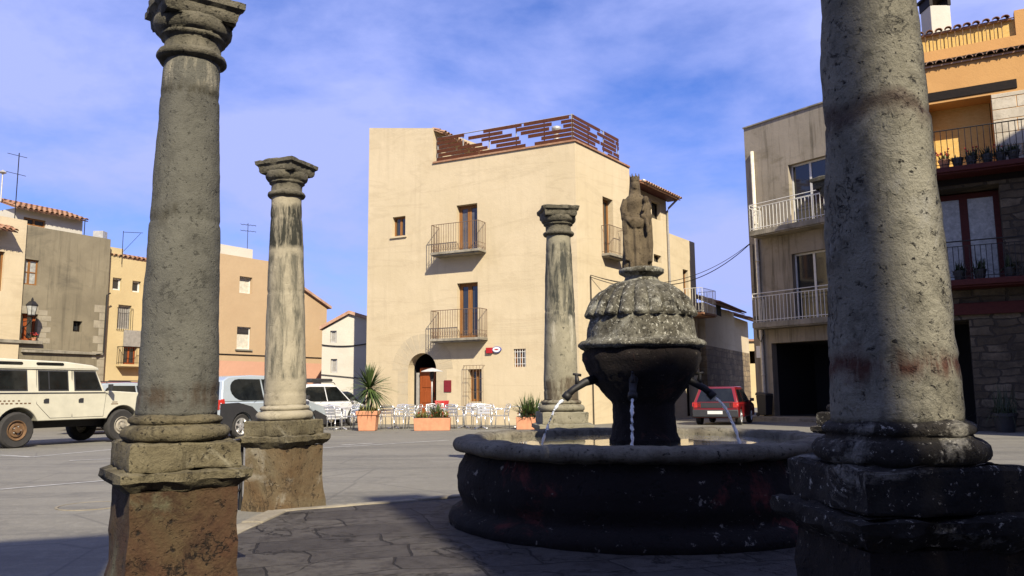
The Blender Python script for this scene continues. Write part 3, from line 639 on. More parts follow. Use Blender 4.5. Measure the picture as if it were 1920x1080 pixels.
for azd in (190, 258, 348):
    a = R(azd); spout(a); e = Vector((math.cos(a), math.sin(a), 0)); stream(e * 0.645 + Vector((0, 0, 0.975)), e * 0.75 + Vector((0, 0, -0.25)), 0.615)

# statue of a crowned woman holding a child
st = MB(); zb = 0.0
def ell(st, secs, n=40, fold=None):
    b = len(st.v)
    for (cx, cy, rx, ry, z) in secs:
        for k in range(n):
            a = 2 * math.pi * k / n; f = 1 + (fold(a, z) if fold else 0); st.v.append(Vector((cx + rx * f * math.cos(a), cy + ry * f * math.sin(a), z)))
    for i in range(len(secs) - 1):
        for k in range(n): st.f.append([b + i * n + k, b + i * n + (k + 1) % n, b + (i + 1) * n + (k + 1) % n, b + (i + 1) * n + k])
    st.f.append([b + n - 1 - k for k in range(n)]); e = b + (len(secs) - 1) * n; st.f.append([e + k for k in range(n)])
def ball(st, c, r, n=16):
    rx, ry, rz = r if isinstance(r, tuple) else (r, r, r)
    ell(st, [(c[0], c[1], rx * math.sin(t), ry * math.sin(t), c[2] - rz * math.cos(t)) for t in [math.pi * (i + 0.15) / (n + 0.3) for i in range(n + 1)]], n * 2)
fold = lambda a, z: (0.07 * math.sin(11 * a + 6 * z) + 0.05 * math.sin(17 * a)) * (1 - sm(z, 0.30, 0.48))
ell(st, [(0, 0, .128, .10, 0), (0, 0, .130, .102, .03), (0, 0, .122, .096, .12), (0, 0, .118, .09, .24), (.0, 0, .116, .086, .36), (.0, 0, .112, .082, .42), (0, 0, .092, .07, .46), (0, 0, .09, .068, .50), (0, 0, .098, .07, .55), (0, 0, .098, .064, .58), (0, 0, .075, .055, .605), (0, .003, .042, .045, .63), (0, .003, .034, .038, .66)], 64, fold)
ball(st, (0, -0.004, 0.695), (.040, .046, .055)); ball(st, (0, -0.048, 0.69), (.009, .012, .014)); ball(st, (0, -0.043, 0.668), (.016, .010, .006))
for sx in (-1, 1): ball(st, (sx * .016, -0.040, .703), (.009, .007, .006), 8)
ell(st, [(0, .02, .062, .050, .55), (0, .018, .058, .05, .62), (0, .016, .050, .048, .68), (0, .012, .046, .046, .73), (0, .01, .03, .03, .755)], 32)      # hair and veil
cr_ = MB()
for k in range(24):
    a = 2 * math.pi * k / 24; h = .795 if k % 3 == 0 else .772
    a2 = a + 2 * math.pi / 24
    cr_.add([(.044 * math.cos(a) * s_, .044 * math.sin(a) * s_, z) for s_, z in ((1, .735), (1.1, h), (.95, h), (.85, .735))] + [(.044 * math.cos(a2) * s_, .044 * math.sin(a2) * s_, z) for s_, z in ((1, .735), (1.1, h), (.95, h), (.85, .735))], [(0, 1, 2, 3), (7, 6, 5, 4), (0, 4, 5, 1), (1, 5, 6, 2), (2, 6, 7, 3), (3, 7, 4, 0)])
st.add([v for v in cr_.v], cr_.f)
# arms: left of picture bent to the waist, right one carries the child
st.tube([(-.088, 0, .575), (-.115, -.012, .50), (-.112, -.035, .42), (-.07, -.09, .385), (-.03, -.105, .40)], [.032, .034, .032, .026, .018], 14)
st.tube([(.088, 0, .575), (.118, -.01, .50), (.115, -.045, .43), (.07, -.095, .42), (.03, -.10, .42)], [.032, .034, .034, .026, .018], 14)
# mantle falling from both forearms
ell(st, [(-.085, -.045, .040, .05, .06), (-.092, -.045, .042, .045, .2), (-.098, -.04, .036, .04, .36), (-.10, -.035, .03, .04, .46)], 24, lambda a, z: .12 * math.sin(5 * a + 9 * z))
ell(st, [(.09, -.05, .042, .05, .05), (.098, -.05, .044, .045, .2), (.10, -.045, .040, .04, .34), (.10, -.035, .034, .04, .46)], 24, lambda a, z: .12 * math.sin(5 * a + 11 * z))
ell(st, [(0, -.07, .06, .03, .33), (0, -.078, .085, .035, .36), (0, -.08, .088, .036, .385), (0, -.07, .07, .03, .41)], 24)
# the child
ell(st, [(.085, -.075, .034, .036, .36), (.088, -.08, .042, .042, .42), (.088, -.075, .038, .036, .48), (.086, -.07, .030, .028, .52), (.085, -.07, .014, .014, .54)], 24, lambda a, z: .08 * math.sin(7 * a))
ball(st, (.084, -.074, .562), (.028, .030, .034)); st.tube([(.07, -.09, .51), (.05, -.115, .475), (.04, -.12, .46)], [.014, .012, .010], 10)
st.tube([(.08, -.10, .40), (.085, -.125, .34), (.085, -.12, .28)], [.022, .019, .014], 10)
stat = thing('statue', 'weathered brown stone statue of a crowned woman holding a child, on top of the fountain', 'statue', (CEN.x + 0.035, CEN.y, 2.095)); stat.scale = (0.95, 0.95, 1.07)
so_ = st.build('figure', 'statue', stat, True)
md = so_.modifiers.new('r', 'REMESH'); md.mode = 'VOXEL'; md.voxel_size = 0.0065; md.use_smooth_shade = True
md = so_.modifiers.new('s', 'SMOOTH'); md.iterations = 2; md.factor = 0.5

# ================================================================== UNSEEN HOUSES AND BLOCKERS BEHIND THE VIEWER (added, shaped to cast shade)
tel = math.tan(R(SUN_EL)); sv = Vector((-math.sin(R(SUN_AZ)), math.cos(R(SUN_AZ)), 0)); lv = Vector((sv.y, -sv.x, 0))
def ls(l, s): q = sv * s + lv * l; return (q.x, q.y)
def shade_house(l0, l1, s0, H, label, mat, dep=9):  # added unseen box house, its height set by the shadow it must cast
    t = thing('house', label, 'house', (0, 0, 0), group='unseen shadow casters added outside the view')
    pts = [ls(l1, s0), ls(l0, s0), ls(l0, s0 - dep), ls(l1, s0 - dep)]
    W = Wall(pts[0], pts[1]); ops = []; n = int((l1 - l0) / 2.0)
    for i in range(n):
        for z in (0.3, 3.6, 6.9): 
            if z + 2 < H - .5: u = (i + 0.5) * (l1 - l0) / n; ops.append((u - .5, u + .5, z + .6, z + 2.2, .2))
    body(MB(), pts, -0.3, [H] * 4, {0: ops}).build('wall', mat, t)
    for o in ops: window(W, o, t)
    return t
shade_house(-10, -0.62, -9, (7.5 + 9) * tel - .08, 'unseen tall house behind the viewer, sized to shade the road at lower left', 'wall_yellow')
shade_house(-0.616, 1.5, -9, (4.7 + 9) * tel - .08, 'unseen lower house behind the viewer, kept low so sun reaches the left columns', 'wall_grey')
shade_house(1.504, 2.185, -9, (9.0 + 9) * tel - .08, 'unseen narrow blocker added behind the viewer to shade the left of the closest column', 'wall_dirty', 3)  # added blocker keeping sun off the left of the closest column
shade_house(2.189, 2.40, -9, (3.2 + 9) * tel - .08, 'unseen low blocker added behind the viewer, leaving a sun gap for the closest column', 'wall_white')  # added low blocker, the slit above it lets sun onto the closest column
shade_house(2.404, 11, -9, (7.45 + 9) * tel - .08, 'unseen tall house behind the viewer, sized to shade the fountain basin', 'wall_peach')
shade_house(17.8, 36, 3, (25.5 - 3) * tel, 'unseen tall house added right of the view to shade the orange house', 'wall_peach', 8)  # added block that shades the lower floors of the orange house

# ================================================================== CREAM TOWN HOUSE
Cc = (from_px(1085, 29.5), 29.5)
azF, azS = -63.5, 35.0
Fl = az_to_px(Cc, azF, 684); Fm = az_to_px(Cc, azF, 809)
WF0 = Wall(Fl, Cc)
Sa = az_to_px(Cc, azS, 1190); Sb = az_to_px(Cc, azS, 1259)
WS0 = Wall(Cc, Sa)
hz = WF0.hit(809, 309)[1]; hc = WF0.hit(1085, 264)[1]; hs = WS0.hit(1182, 312)[1]; hl = WF0.hit(692, 240)[1]; hl2 = WF0.hit(808, 241)[1]
hb = hc
th_ = thing('town_house', 'tall cream rendered house with a slatted wooden roof terrace behind the fountain', 'house')
def back(p, az, t): return az_pt(p, az, t)
bl = back(Fl, azS, 9); bm_ = back(Fm, azS, 9); bC = Sa
# left, taller end
WA = Wall(Fl, Fm); r_small = WA.rect(736, 405, 760, 443); r_arch = WA.rect(765, 662, 817.5, 800)
# the front of the house, in two wall pieces butted end to end
WB = Wall(Fm, Cc)
r_top = WB.rect(855, 382, 895, 476); r_mid = WB.rect(856, 529, 896, 641); r_gr = WB.rect(876, 690, 904, 755); r_sm2 = WB.rect(962, 653, 986, 689)
# arch opening crosses both pieces, so build the front face on one wall
WF = WF0; uM = (Vector((*Fm, 0)) - WF.a).length
def onF(x0, y0, x1, y1, d=None):
    r = WF.rect(x0, y0, x1, y1); return r + ((d,) if d else ())
o_small = onF(736, 406, 760, 443); o_top = onF(856, 383, 895, 472, .3); o_mid = onF(857, 530, 896, 634, .3); o_gr = onF(878, 692, 903, 753, .28); o_sm2 = onF(963, 654, 986, 688); 
aL, aR, az0, az1 = WF.rect(765, 662, 818, 800); az0 = -0.25; aS = az1 - (aR - aL) / 2
zb = -0.3
mb = MB()
ops = [o_small, o_top, o_mid, o_gr, o_sm2, (aL, aR, az0, az1, 0.45)]
wall_face(mb, WF, zb, hb, hb, ops)
# spandrels of the arch
n = 20; cx = (aL + aR) / 2; ra = (aR - aL) / 2
for k in range(n):
    t0, t1 = math.pi * k / n, math.pi * (k + 1) / n
    p0, p1 = (cx + ra * math.cos(t0), aS + ra * math.sin(t0)), (cx + ra * math.cos(t1), aS + ra * math.sin(t1))
    mb.add([WF.P(p0[0], p0[1]), WF.P(p0[0], az1 + .0), WF.P(p1[0], az1 + .0), WF.P(p1[0], p1[1])], [(0, 1, 2, 3)])
    mb.add([WF.P(*p0), WF.P(*p1), WF.P(p1[0], p1[1], -.45), WF.P(p0[0], p0[1], -.45)], [(0, 1, 2, 3)])
# right side
WS = WS0
o_sd = WS.rect(1131, 372, 1150, 478) + (.3,)
wall_face(mb, WS, zb, hb, hb, [o_sd])
# terrace top with a coping that steps up to the taller left end
q = [Fm, Cc, Sa, bm_]
mb.add([(p[0], p[1], hb - 0.02) for p in (Fl, Cc, Sa, bl)], [(0, 1, 2, 3)])
mb.build('wall', 'wall_main', th_)
# taller left end above terrace level
mb = MB(); pts = [WF.P(0, 0), WF.P(uM, 0), WF.P(uM, 0, -5), WF.P(0, 0, -5)]; pts = [(p.x, p.y) for p in pts]
body(mb, pts, hb, [hl, hl2, hl2 + .5, hl + .5], {}).build('attic_wall', 'wall_main', th_)
# slope the terrace down: the coping line in the picture runs level along the wall top
cp = MB(); cp.wbox(WF, uM + 0.005, WF.len + 0.05, hb + 0.002, hb + 0.07, -0.32, 0.06)
cp.wbox(WS, 0.06, WS.len - .02, hb + 0.003, hb + 0.07, -0.32, 0.06)
cp.build('coping', 'tile', th_)
tl = MB(); A = WF.P(0.0, hl + .09, 0.0); dn = (WF.n * -1 + Vector((0, 0, .1))).normalized()
tl = MB(); tiles(tl, WF.P(uM - .10, hl2 + .02, -.02), -WF.n, (WF.d + Vector((0, 0, -.45))).normalized(), 16, rows=2, rl=.3); tl.build('roof', 'tile', th_)
# slatted wooden terrace fence
rnd = random.Random(5)
def slats(W, u0, u1, z0, z1, npost, inset):
    fr = MB()
    for i in range(npost + 1):
        u = u0 + (u1 - u0) * i / npost; fr.tube([W.P(u, z0 - .02, -inset), W.P(u, z1, -inset)], 0.025, 4)
    for z in (z1 - 0.02,): fr.tube([W.P(u0, z, -inset), W.P(u1, z, -inset)], 0.022, 4)
    sl_ = MB(); nrow = 6; hrow = (z1 - z0) / nrow
    for j in range(nrow):
        u = u0 + rnd.uniform(-.3, 0.1)
        while u < u1:
            ln = rnd.uniform(0.8, 2.4); gap = rnd.choice([0.1, 0.4, 0.6, 0.9]) 
            a, b = max(u, u0), min(u + ln, u1)
            if b - a > .1: sl_.wbox(W, a, b, z0 + hrow * (j + .06 + rnd.uniform(-.03, .03)), z0 + hrow * (j + .84), -inset + .03 + .002 * (j % 2), -inset + .055)
            u += ln + gap
    return fr, sl_
zt_ = WF.hit(1078, 210)[1] ; zt_ = hb + 1.16
f1, s1 = slats(WF, uM + .12, WF.len - .12, hb + .12, zt_, 5, .18)
f2, s2 = slats(WS, .12, WS.hit(1166, 300)[0], hb + .12, zt_, 3, .18)
fe = f1.build('terrace_fence', 'zinc', th_); s1.build('slats', 'slat', fe); 
fe = f2.build('terrace_fence', 'zinc', th_); s2.build('slats', 'slat', fe)
ck = MB(); p = WS.P(WS.hit(1130, 240)[0], 0, -2.2); ck.lathe([(.13, hb), (.13, hb + 1.3), (.10, hb + 1.32), (.10, hb + 1.45), (.2, hb + 1.5), (.2, hb + 1.62), (.1, hb + 1.66)], 16, (p.x, p.y)); ck.build('chimney', 'zinc', th_, True)
# windows
window(WF, o_small, th_, .2, 'wood', 'glass', 2, fw=.07, sill='wall_main')
window(WF, o_top, th_, .26, 'wood', 'glass_sky', 2, fw=.13, name='french_window')
window(WF, o_mid, th_, .26, 'wood', 'glass', 2, fw=.13, name='french_window')
f = window(WF, o_gr, th_, .26, 'wood', 'glass', 2, fw=.1); grille(WF, o_gr, f, 7, 4, .14, 'rust', .14)
f = window(WF, o_sm2, th_, .2, 'wood', 'glass', 2, fw=.06); grille(WF, o_sm2, f, 5, 3, -.04, 'white_metal', th=.012)
window(WS, o_sd, th_, .26, 'wood', 'glass', 2, fw=.1, name='french_window')
balcony(WF, WF.hit(816, 480)[0] + .15, WF.hit(917, 478)[0] - .12, o_top[2] - .02, th_, .62, 1.12)
balcony(WF, WF.hit(815, 638)[0] + .15, WF.hit(920, 636)[0] - .12, o_mid[2] - .02, th_, .62, 1.12)
balcony(WS, WS.hit(1130, 475)[0] - .1, WS.hit(1160, 480)[0], o_sd[2] - .02, th_, .4, 1.12, scroll=False)
# dark doorway, door leaves
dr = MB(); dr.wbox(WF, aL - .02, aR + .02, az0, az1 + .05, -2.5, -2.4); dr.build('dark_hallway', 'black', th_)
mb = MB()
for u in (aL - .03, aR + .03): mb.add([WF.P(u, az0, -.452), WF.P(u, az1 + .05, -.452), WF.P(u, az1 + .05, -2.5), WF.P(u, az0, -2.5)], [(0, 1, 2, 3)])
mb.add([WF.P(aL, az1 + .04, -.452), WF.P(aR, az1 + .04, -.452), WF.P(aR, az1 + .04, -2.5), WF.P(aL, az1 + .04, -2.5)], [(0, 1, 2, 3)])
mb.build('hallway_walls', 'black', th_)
dl = MB(); dl.wbox(WF, aL + .22, aL + .95, -.2, aS + .1, -.62, -.55); 
for j in range(3):
    z = 0.0 + j * .62; dl.wbox(WF, aL + .34, aL + .83, z, z + .48, -.55, -.53)
d_ = dl.build('door', 'door', th_, bev=.008)
MB().wbox(WF, aL + .86, aL + .90, .85, 1.05, -.55, -.50).build('handle', 'iron', d_)
dl = MB(); dl.wbox(WF, aR - .20, aR - .13, -.2, aS + .1, -1.2, -.4); dl.build('door', 'door', th_, bev=.008)
MB().wbox(WF, aL + .03, aL + .16, -.2, aS - .1, -.62, -.56).build('door_frame', 'zinc', th_)
# voussoir ring round the arch showing through the render
mb = MB(); 
for k in range(13):
    t0, t1 = math.pi * k / 13 + .012, math.pi * (k + 1) / 13 - .012; r0, r1 = ra + .002, ra + .78
    P = [(cx + r * math.cos(t), aS + r * math.sin(t)) for r, t in ((r0, t0), (r1, t0), (r1, t1), (r0, t1))]
    mb.hexa([WF.P(u, z, -.02) for u, z in P] + [WF.P(u, z, .006) for u, z in P])
for sd in (0, 1):
    for j in range(4):
        z0 = az0 + .2 + j * (aS - az0 - .2) / 4; u0 = aL - .5 if not sd else aR + .002
        mb.wbox(WF, u0, u0 + .498, z0 + .01, z0 + (aS - az0 - .2) / 4 - .01, -.02, .006)
M['vous'] = plaster('arch_stone', (0.55, 0.455, 0.30), (0.47, 0.40, 0.28), (0.36, 0.30, 0.20), 1.2, 0.4)
mb.build('arch_stones', 'vous', th_)
# things fixed to the front
a_ = WF.rect(833, 713, 846.5, 735)
s_ = MB().wbox(WF, *a_, .003, .035).build('menu_board', 'dark_red_sign', None, bev=.006); tag(s_, 'small dark red board fixed to the cream wall right of the arched door', 'board')
sg = thing('wall_sign', 'small red square sign joined to a white oval one, above the grilled windows', 'sign', WF.P(*WF.hit(920, 657)))
inv = Matrix.Translation(-sg.location)
def rel(mb, o): 
    for i, v in enumerate(mb.v): mb.v[i] = v - o.location
    return mb
rel(MB().wbox(WF, *WF.rect(913, 652, 924.5, 662.5), .004, .10), sg).build('red_panel', 'red_sign', sg, bev=.01)
u_, z_ = WF.hit(932.5, 655.5); mb = MB(); n = 24
def oval(a, b, o0, o1): return MB().extrude([(u_ + a * math.cos(2 * math.pi * k / n), z_ + b * math.sin(2 * math.pi * k / n)) for k in range(n)], o0, o1, lambda x, z, y: WF.P(x, z, y))
rel(oval(.19, .12, .004, .07), sg).build('blue_edge', 'sign_blue', sg); rel(oval(.165, .10, .0705, .08), sg).build('white_panel', 'sign_white', sg); rel(oval(.09, .025, .0805, .084), sg).build('red_mark', 'red_sign', sg)

# rear wing with tiled eaves
Wc_end = az_to_px(Cc, azS, 1259)
WR = Wall(Sa, Wc_end); he0 = WR.hit(1205, 352)[1]; he1 = WR.hit(1258, 386)[1]; he = (he0 + he1) / 2
wg = thing('rear_wing', 'cream rear wing with tiled eaves and a downpipe, just right of the statue', 'house')
o1 = WR.rect(1222, 379, 1238, 411); o2 = WR.rect(1226, 478, 1240, 492)
bR = back(Wc_end, azF, 8); bL = back(Sa, azF, 8)
body(MB(), [Sa, Wc_end, bR, bL], -.3, [he] * 4, {0: [o1, o2]}).build('wall', 'wall_main', wg)
window(WR, o1, wg, .2, 'dark_wood', 'glass', 1); window(WR, o2, wg, .2, 'dark_wood', 'glass', 1)
tl = MB(); dwn = (WR.n + Vector((0, 0, -.38))).normalized()
tiles(tl, WR.P(-.0, he + .75, -1.3), WR.d, dwn, int((WR.len + .25) / .24), rows=5); r_ = tl.build('roof', 'tile', wg)
mb = MB(); mb.wbox(WR, 0, WR.len + .2, he - .02, he + .06, .002, .5); mb.build('soffit', 'red_wood', wg)
mb = MB(); mb.tube([WR.P(WR.len + .25, he + .1, .62), WR.P(0, he + .1, .62)], .06, 8); mb.tube([WR.P(WR.len + .1, he + .08, .6), WR.P(WR.len + .05, he - .35, .1), WR.P(WR.len - .05, he - .5, .07), WR.P(WR.len - .05, 0, .07)], .05, 8); mb.build('gutter', 'zinc', wg, True)

# lower cream annex further back
p0 = Wc_end; p1 = az_to_px(p0, azS, 1311); WD = Wall(p0, p1); h0 = WD.hit(1262, 437)[1]; h1 = WD.hit(1310, 461)[1]
an = thing('annex_house', 'lower cream annex behind the rear wing with a long balcony over the alley', 'house')
o1 = WD.rect(1281, 506, 1291, 560)
body(MB(), [az_pt(p0, azS, .004), p1, back(p1, azF, 7), back(p0, azF, 7)], -.3, [(h0 + h1) / 2] * 4, {0: [o1, (WD.rect(1285, 600, 1306, 740))[:2] + (-.2, 2.6, .5)]}).build('wall', 'wall_main', an)
window(WD, o1, an, .2, 'wood', 'glass', 1)
zsl = WD.hit(1300, 590)[1]
balcony(WD, WD.hit(1283, 588)[0], WD.len + .3, zsl, an, .9, 1.15, rail='white_metal', mat='tile', scroll=False, step=.14)
mb = MB(); mb.wbox(WD, WD.hit(1285, 650)[0], WD.hit(1306, 650)[0], -.2, 2.6, -.5, -.45); mb.build('door', 'dark_wood', an)
mb = MB(); q = WD.P(1.4, (h0 + h1) / 2, -.6); mb.tube([q, q + Vector((0, 0, 1.1))], .02, 5); mb.tube([q + Vector((0, 0, .6)), q + Vector((-1.0, 0, .5))], .015, 5); mb.tube([q + Vector((-1, 0, .5)), q + Vector((-1, 0, 0))], .015, 5)
mb.build('roof_rail', 'iron', an)

# old stone house and the wall along the alley
p2 = az_pt(p1, azS, .3); p3 = az_to_px((p2[0] + .25, p2[1]), 27, 1380); p2 = (p2[0] + .25, p2[1])
WE = Wall(p2, p3); h = WE.hit(1330, 572)[1]; h2 = WE.hit(1372, 585)[1]
oh = thing('old_house', 'old cream and rubble house with red tiled eaves in the alley beside the red car', 'house')
o1 = WE.rect(1343, 572, 1352, 592)
hh = (h + h2) / 2
WEb = [p2, p3, back(p3, azF, 5), back(p2, azF, 5)]
body(MB(), WEb, 3.2, [hh] * 4, {0: []}).build('wall', 'wall_main', oh)
mb = MB(); body(mb, [(p[0] , p[1]) for p in WEb], -.3, [3.2] * 4, {}).build('rubble_wall', 'rubble_low', oh)
mb = MB(); mb.wbox(WE, *o1, -.02, .004); mb.build('attic_opening', 'black', oh)
tl = MB(); tiles(tl, WE.P(-.1, hh + .5, -.9), WE.d, (WE.n + Vector((0, 0, -.35))).normalized(), int(WE.len / .24), rows=4); tl.build('roof', 'tile', oh)
p4 = az_to_px(p3, 27, 1406); WG = Wall(p3, p4); h = WG.hit(1392, 600)[1]
o5 = thing('old_house', 'second old cream house at the far end of the alley with its own tiled eave', 'house')
body(MB(), [p3, p4, back(p4, azF, 5), back(p3, azF, 5)], 3.2, [h] * 4, {}).build('wall', 'wall_main', o5)
body(MB(), [p3, p4, back(p4, azF, 5), back(p3, azF, 5)], -.3, [3.2] * 4, {}).build('rubble_wall', 'rubble_low', o5)
tl = MB(); tiles(tl, WG.P(0.05, h + .45, -.8), WG.d, (WG.n + Vector((0, 0, -.35))).normalized(), int(WG.len / .24), rows=4); tl.build('roof', 'tile', o5)
q = at_y(1415, 640, p4[1] + 9); 
o6 = thing('far_house', 'tiny pale house seen at the very end of the alley', 'house')
pa, pb = (from_px(1396, p4[1] + 9), p4[1] + 9), (from_px(1440, p4[1] + 9), p4[1] + 9)
body(MB(), [pa, pb, (pb[0], pb[1] + 5), (pa[0], pa[1] + 5)], -.3, [q.z] * 4, {0: [(.4, .9, q.z - 1.6, q.z - .7, .1)]}).build('wall', 'wall_yellow', o6)
body(MB(), [(pa[0], pa[1] - .2), (pb[0], pb[1] - .2), (pb[0], pb[1] + 5), (pa[0], pa[1] + 5)], q.z + .002, [q.z + .15] * 4, {}).build('roof', 'tile', o6)

# ================================================================== DIRTY WHITE HOUSE, RIGHT
azW = 180 - 36.3
w0 = (from_px(1416, 34), 34); w1 = az_pt(w0, azW, 6.2); WW = Wall(w0, w1)
hw0 = WW.hit(1393, 240)[1]; hw1 = WW.hit(1540, 197)[1]; hw = (hw0 + hw1) / 2
wh = thing('white_house', 'stained grey white house with white balconies and an open black garage', 'house')
oa = WW.rect(1480, 300, 1548, 425); ob_ = WW.rect(1487, 470, 1560, 600); og = WW.rect(1450, 640, 1562, 800)
oa = (oa[0], oa[0] + 1.75, oa[2] - .1, oa[3], .3); ob_ = (ob_[0], ob_[0] + 1.75, ob_[2] , ob_[3], .3); og = (og[0], og[0] + 2.9, -.25, og[3], .35)
body(MB(), [w0, w1, (w1[0] + 4, w1[1] + 6), (w0[0] + 5, w0[1] + 7)], -.3, [hw] * 4, {0: [oa, ob_, og]}).build('wall', 'wall_dirty', wh)
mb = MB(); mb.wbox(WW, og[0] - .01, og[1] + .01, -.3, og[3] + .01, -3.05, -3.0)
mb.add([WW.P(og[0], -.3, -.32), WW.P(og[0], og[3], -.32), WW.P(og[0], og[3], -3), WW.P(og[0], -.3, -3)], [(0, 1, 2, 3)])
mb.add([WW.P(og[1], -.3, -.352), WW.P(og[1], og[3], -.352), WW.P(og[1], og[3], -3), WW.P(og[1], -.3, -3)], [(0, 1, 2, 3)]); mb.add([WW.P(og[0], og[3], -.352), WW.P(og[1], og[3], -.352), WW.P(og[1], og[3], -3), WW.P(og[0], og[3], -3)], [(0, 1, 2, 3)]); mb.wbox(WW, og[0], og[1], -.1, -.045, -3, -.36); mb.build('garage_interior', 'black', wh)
mb = MB(); mb.wbox(WW, -.03, WW.len, hw + .002, hw + .06, -.3, .05); mb.build('coping', 'concrete', wh)
window(WW, oa, wh, .26, 'white_metal', 'glass', 2, 2, fw=.07, name='balcony_door'); window(WW, ob_, wh, .26, 'white_metal', 'glass', 2, 1, fw=.07, name='balcony_door')
balcony(WW, WW.hit(1427, 443)[0], WW.hit(1427, 443)[0] + 4.2, WW.hit(1430, 437)[1], wh, .8, 1.1, .22, 'concrete', 'white_metal', .16, False, .016, .018, mid=.14)
balcony(WW, WW.hit(1433, 610)[0], WW.hit(1433, 610)[0] + 4.2, WW.hit(1435, 607)[1], wh, .8, 1.2, .22, 'concrete', 'white_metal', .16, False, .016, .018, mid=.14)
mb = MB(); u = WW.hit(1412, 400)[0] + .18
mb.tube([WW.P(u - .02, WW.hit(1412, 285)[1], .09), WW.P(u, 1.0, .09), WW.P(u, .95, .09), WW.P(u, -.1, .1)], .075, 12)
for z in (1.6, 3.2, 4.8, 6.4, 8.0): mb.tube([WW.P(u, z, .09), WW.P(u, z + .06, .09)], .09, 12)
mb.build('downpipe', 'pipe_white', wh, True)
mb = MB(); u2 = u - .25; mb.tube([WW.P(u2, 7.2, .03), WW.P(u2, 4.1, .04), WW.P(u2 + .04, 3.2, .05), WW.P(u2 + .3, 3.0, .2), WW.P(u2 + .4, 3.3, .15)], .02, 6); mb.wbox(WW, u2 - .05, u2 + .15, 3.9, 4.1, .002, .1); mb.build('cables', 'iron', wh)
mb = MB(); mb.wbox(WW, u2 - .1, u2 + .28, 2.35, 2.85, .003, .02); mb.build('notice', 'sign_white', wh)
# pavement in front of it
mb = MB(); a, b = WW.P(-1, 0, 0), WW.P(8, 0, 0); mb.hexa([WW.P(-.5, -.4, 1.3), WW.P(14, -.4, 1.3), WW.P(14, -.4, -3), WW.P(-.5, -.4, -3), WW.P(-.5, -.06, 1.3), WW.P(14, -.06, 1.3), WW.P(14, -.06, -3), WW.P(-.5, -.06, -3)])
tag(mb.build('pavement', 'concrete', bev=.02), None, None, kind='structure')
# dark shrub or refuse by the corner
bn = thing('rubbish_bin', 'dark wheeled bin standing against the corner of the stained white house', 'bin', WW.P(.75, -.06, .5), .6)
MB().hexa([(-.2, -.2, .06), (.2, -.2, .06), (.2, .2, .06), (-.2, .2, .06), (-.24, -.26, .85), (.24, -.26, .85), (.24, .24, .85), (-.24, .24, .85)]).build('bin_body', 'plastic', bn, bev=.02)
MB().hexa([(-.26, -.29, .855), (.26, -.29, .855), (.26, .27, .855), (-.26, .27, .855), (-.22, -.24, .92), (.22, -.24, .92), (.22, .26, .97), (-.22, .26, .97)]).build('lid', 'plastic', bn, bev=.02)
for sx in (-.22, .22): MB().extrude([(.08 * math.cos(2 * math.pi * k / 16), .08 + .08 * math.sin(2 * math.pi * k / 16)) for k in range(16)], 0, .04, lambda x, z, y, sx=sx: (sx + y, .2 + x, z)).build('wheel', 'tyre', bn)

# ================================================================== ORANGE HOUSE, RIGHT EDGE
azO = 180 - 61
o0 = az_to_px((from_px(1830, 22), 22), azO, 1668); o9 = az_pt(o0, azO, 9.5); WO = Wall(o0, o9)
oh2 = thing('orange_house', 'orange house with tiled eaves, dark balconies and a rubble stone ground floor', 'house')
ze = WO.hit(1800, 112)[1]; zp = WO.hit(1800, 55, -1.0)[1]
oA = WO.rect(1742, 180, 1864, 316); oB = WO.rect(1700, 360, 1882, 524); zlint = WO.hit(1815, 172)[1]
oA = (oA[0], oA[1], WO.hit(1800, 322)[1], WO.hit(1800, 187)[1], .80); oB = (oB[0], oB[1], WO.hit(1800, 530)[1], WO.hit(1800, 352)[1], .8)
oC = WO.rect(1700, 620, 1826, 800); oC = (oC[0], oC[1], -.2, WO.hit(1800, 600)[1], 2.0)
z2 = oA[2] - .25
body(MB(), [o0, o9, (o9[0] + 4, o9[1] + 8), (o0[0] + 4, o0[1] + 8)], z2, [ze] * 4, {0: [oA]}).build('wall', 'wall_orange', oh2)
body(MB(), [o0, o9, (o9[0] + 4, o9[1] + 8), (o0[0] + 4, o0[1] + 8)], -.3, [z2] * 4, {0: [oB, oC]}, roof=False).build('stone_wall', 'masonry', oh2)
for o, d in ((oA, .80), (oB, .8), (oC, 2.0)):
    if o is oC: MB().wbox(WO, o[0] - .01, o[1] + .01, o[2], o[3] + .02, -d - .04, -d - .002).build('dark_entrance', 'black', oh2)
# straw blind in the upper opening, window behind it
MB().wbox(WO, oA[0] + .02, oA[1] - .02, oA[2], oA[3], -.80, -.75).build('blind', 'blind', oh2)
f = window(WO, (oB[0] + .6, oB[1], oB[2], oB[3] - .05), oh2, .70, 'red_wood', 'glass_curtain', 2, 1, fw=.15, name='french_window')
mb = MB(); mb.wbox(WO, oB[0], oB[0] + .598, oB[2], oB[3], -.8, -.7); mb.build('shutter', 'dark_wood', oh2)
mb = MB(); mb.wbox(WO, WO.hit(1724, 190)[0], WO.hit(1906, 150)[0], zlint - .12, zlint + .14, -.7, .03); mb.build('lintel', 'dark_wood', oh2, bev=.01)
mb = MB(); mb.wbox(WO, 0, WO.len - .1, WO.hit(1830, 590)[1], WO.hit(1830, 568)[1], .002, .12); mb.build('beam', 'red_wood', oh2, bev=.01)
mb = MB(); mb.wbox(WO, 0, WO.len - .1, z2 - .12, z2 + .12, .004, .03); mb.build('string_course', 'dark_wood', oh2)
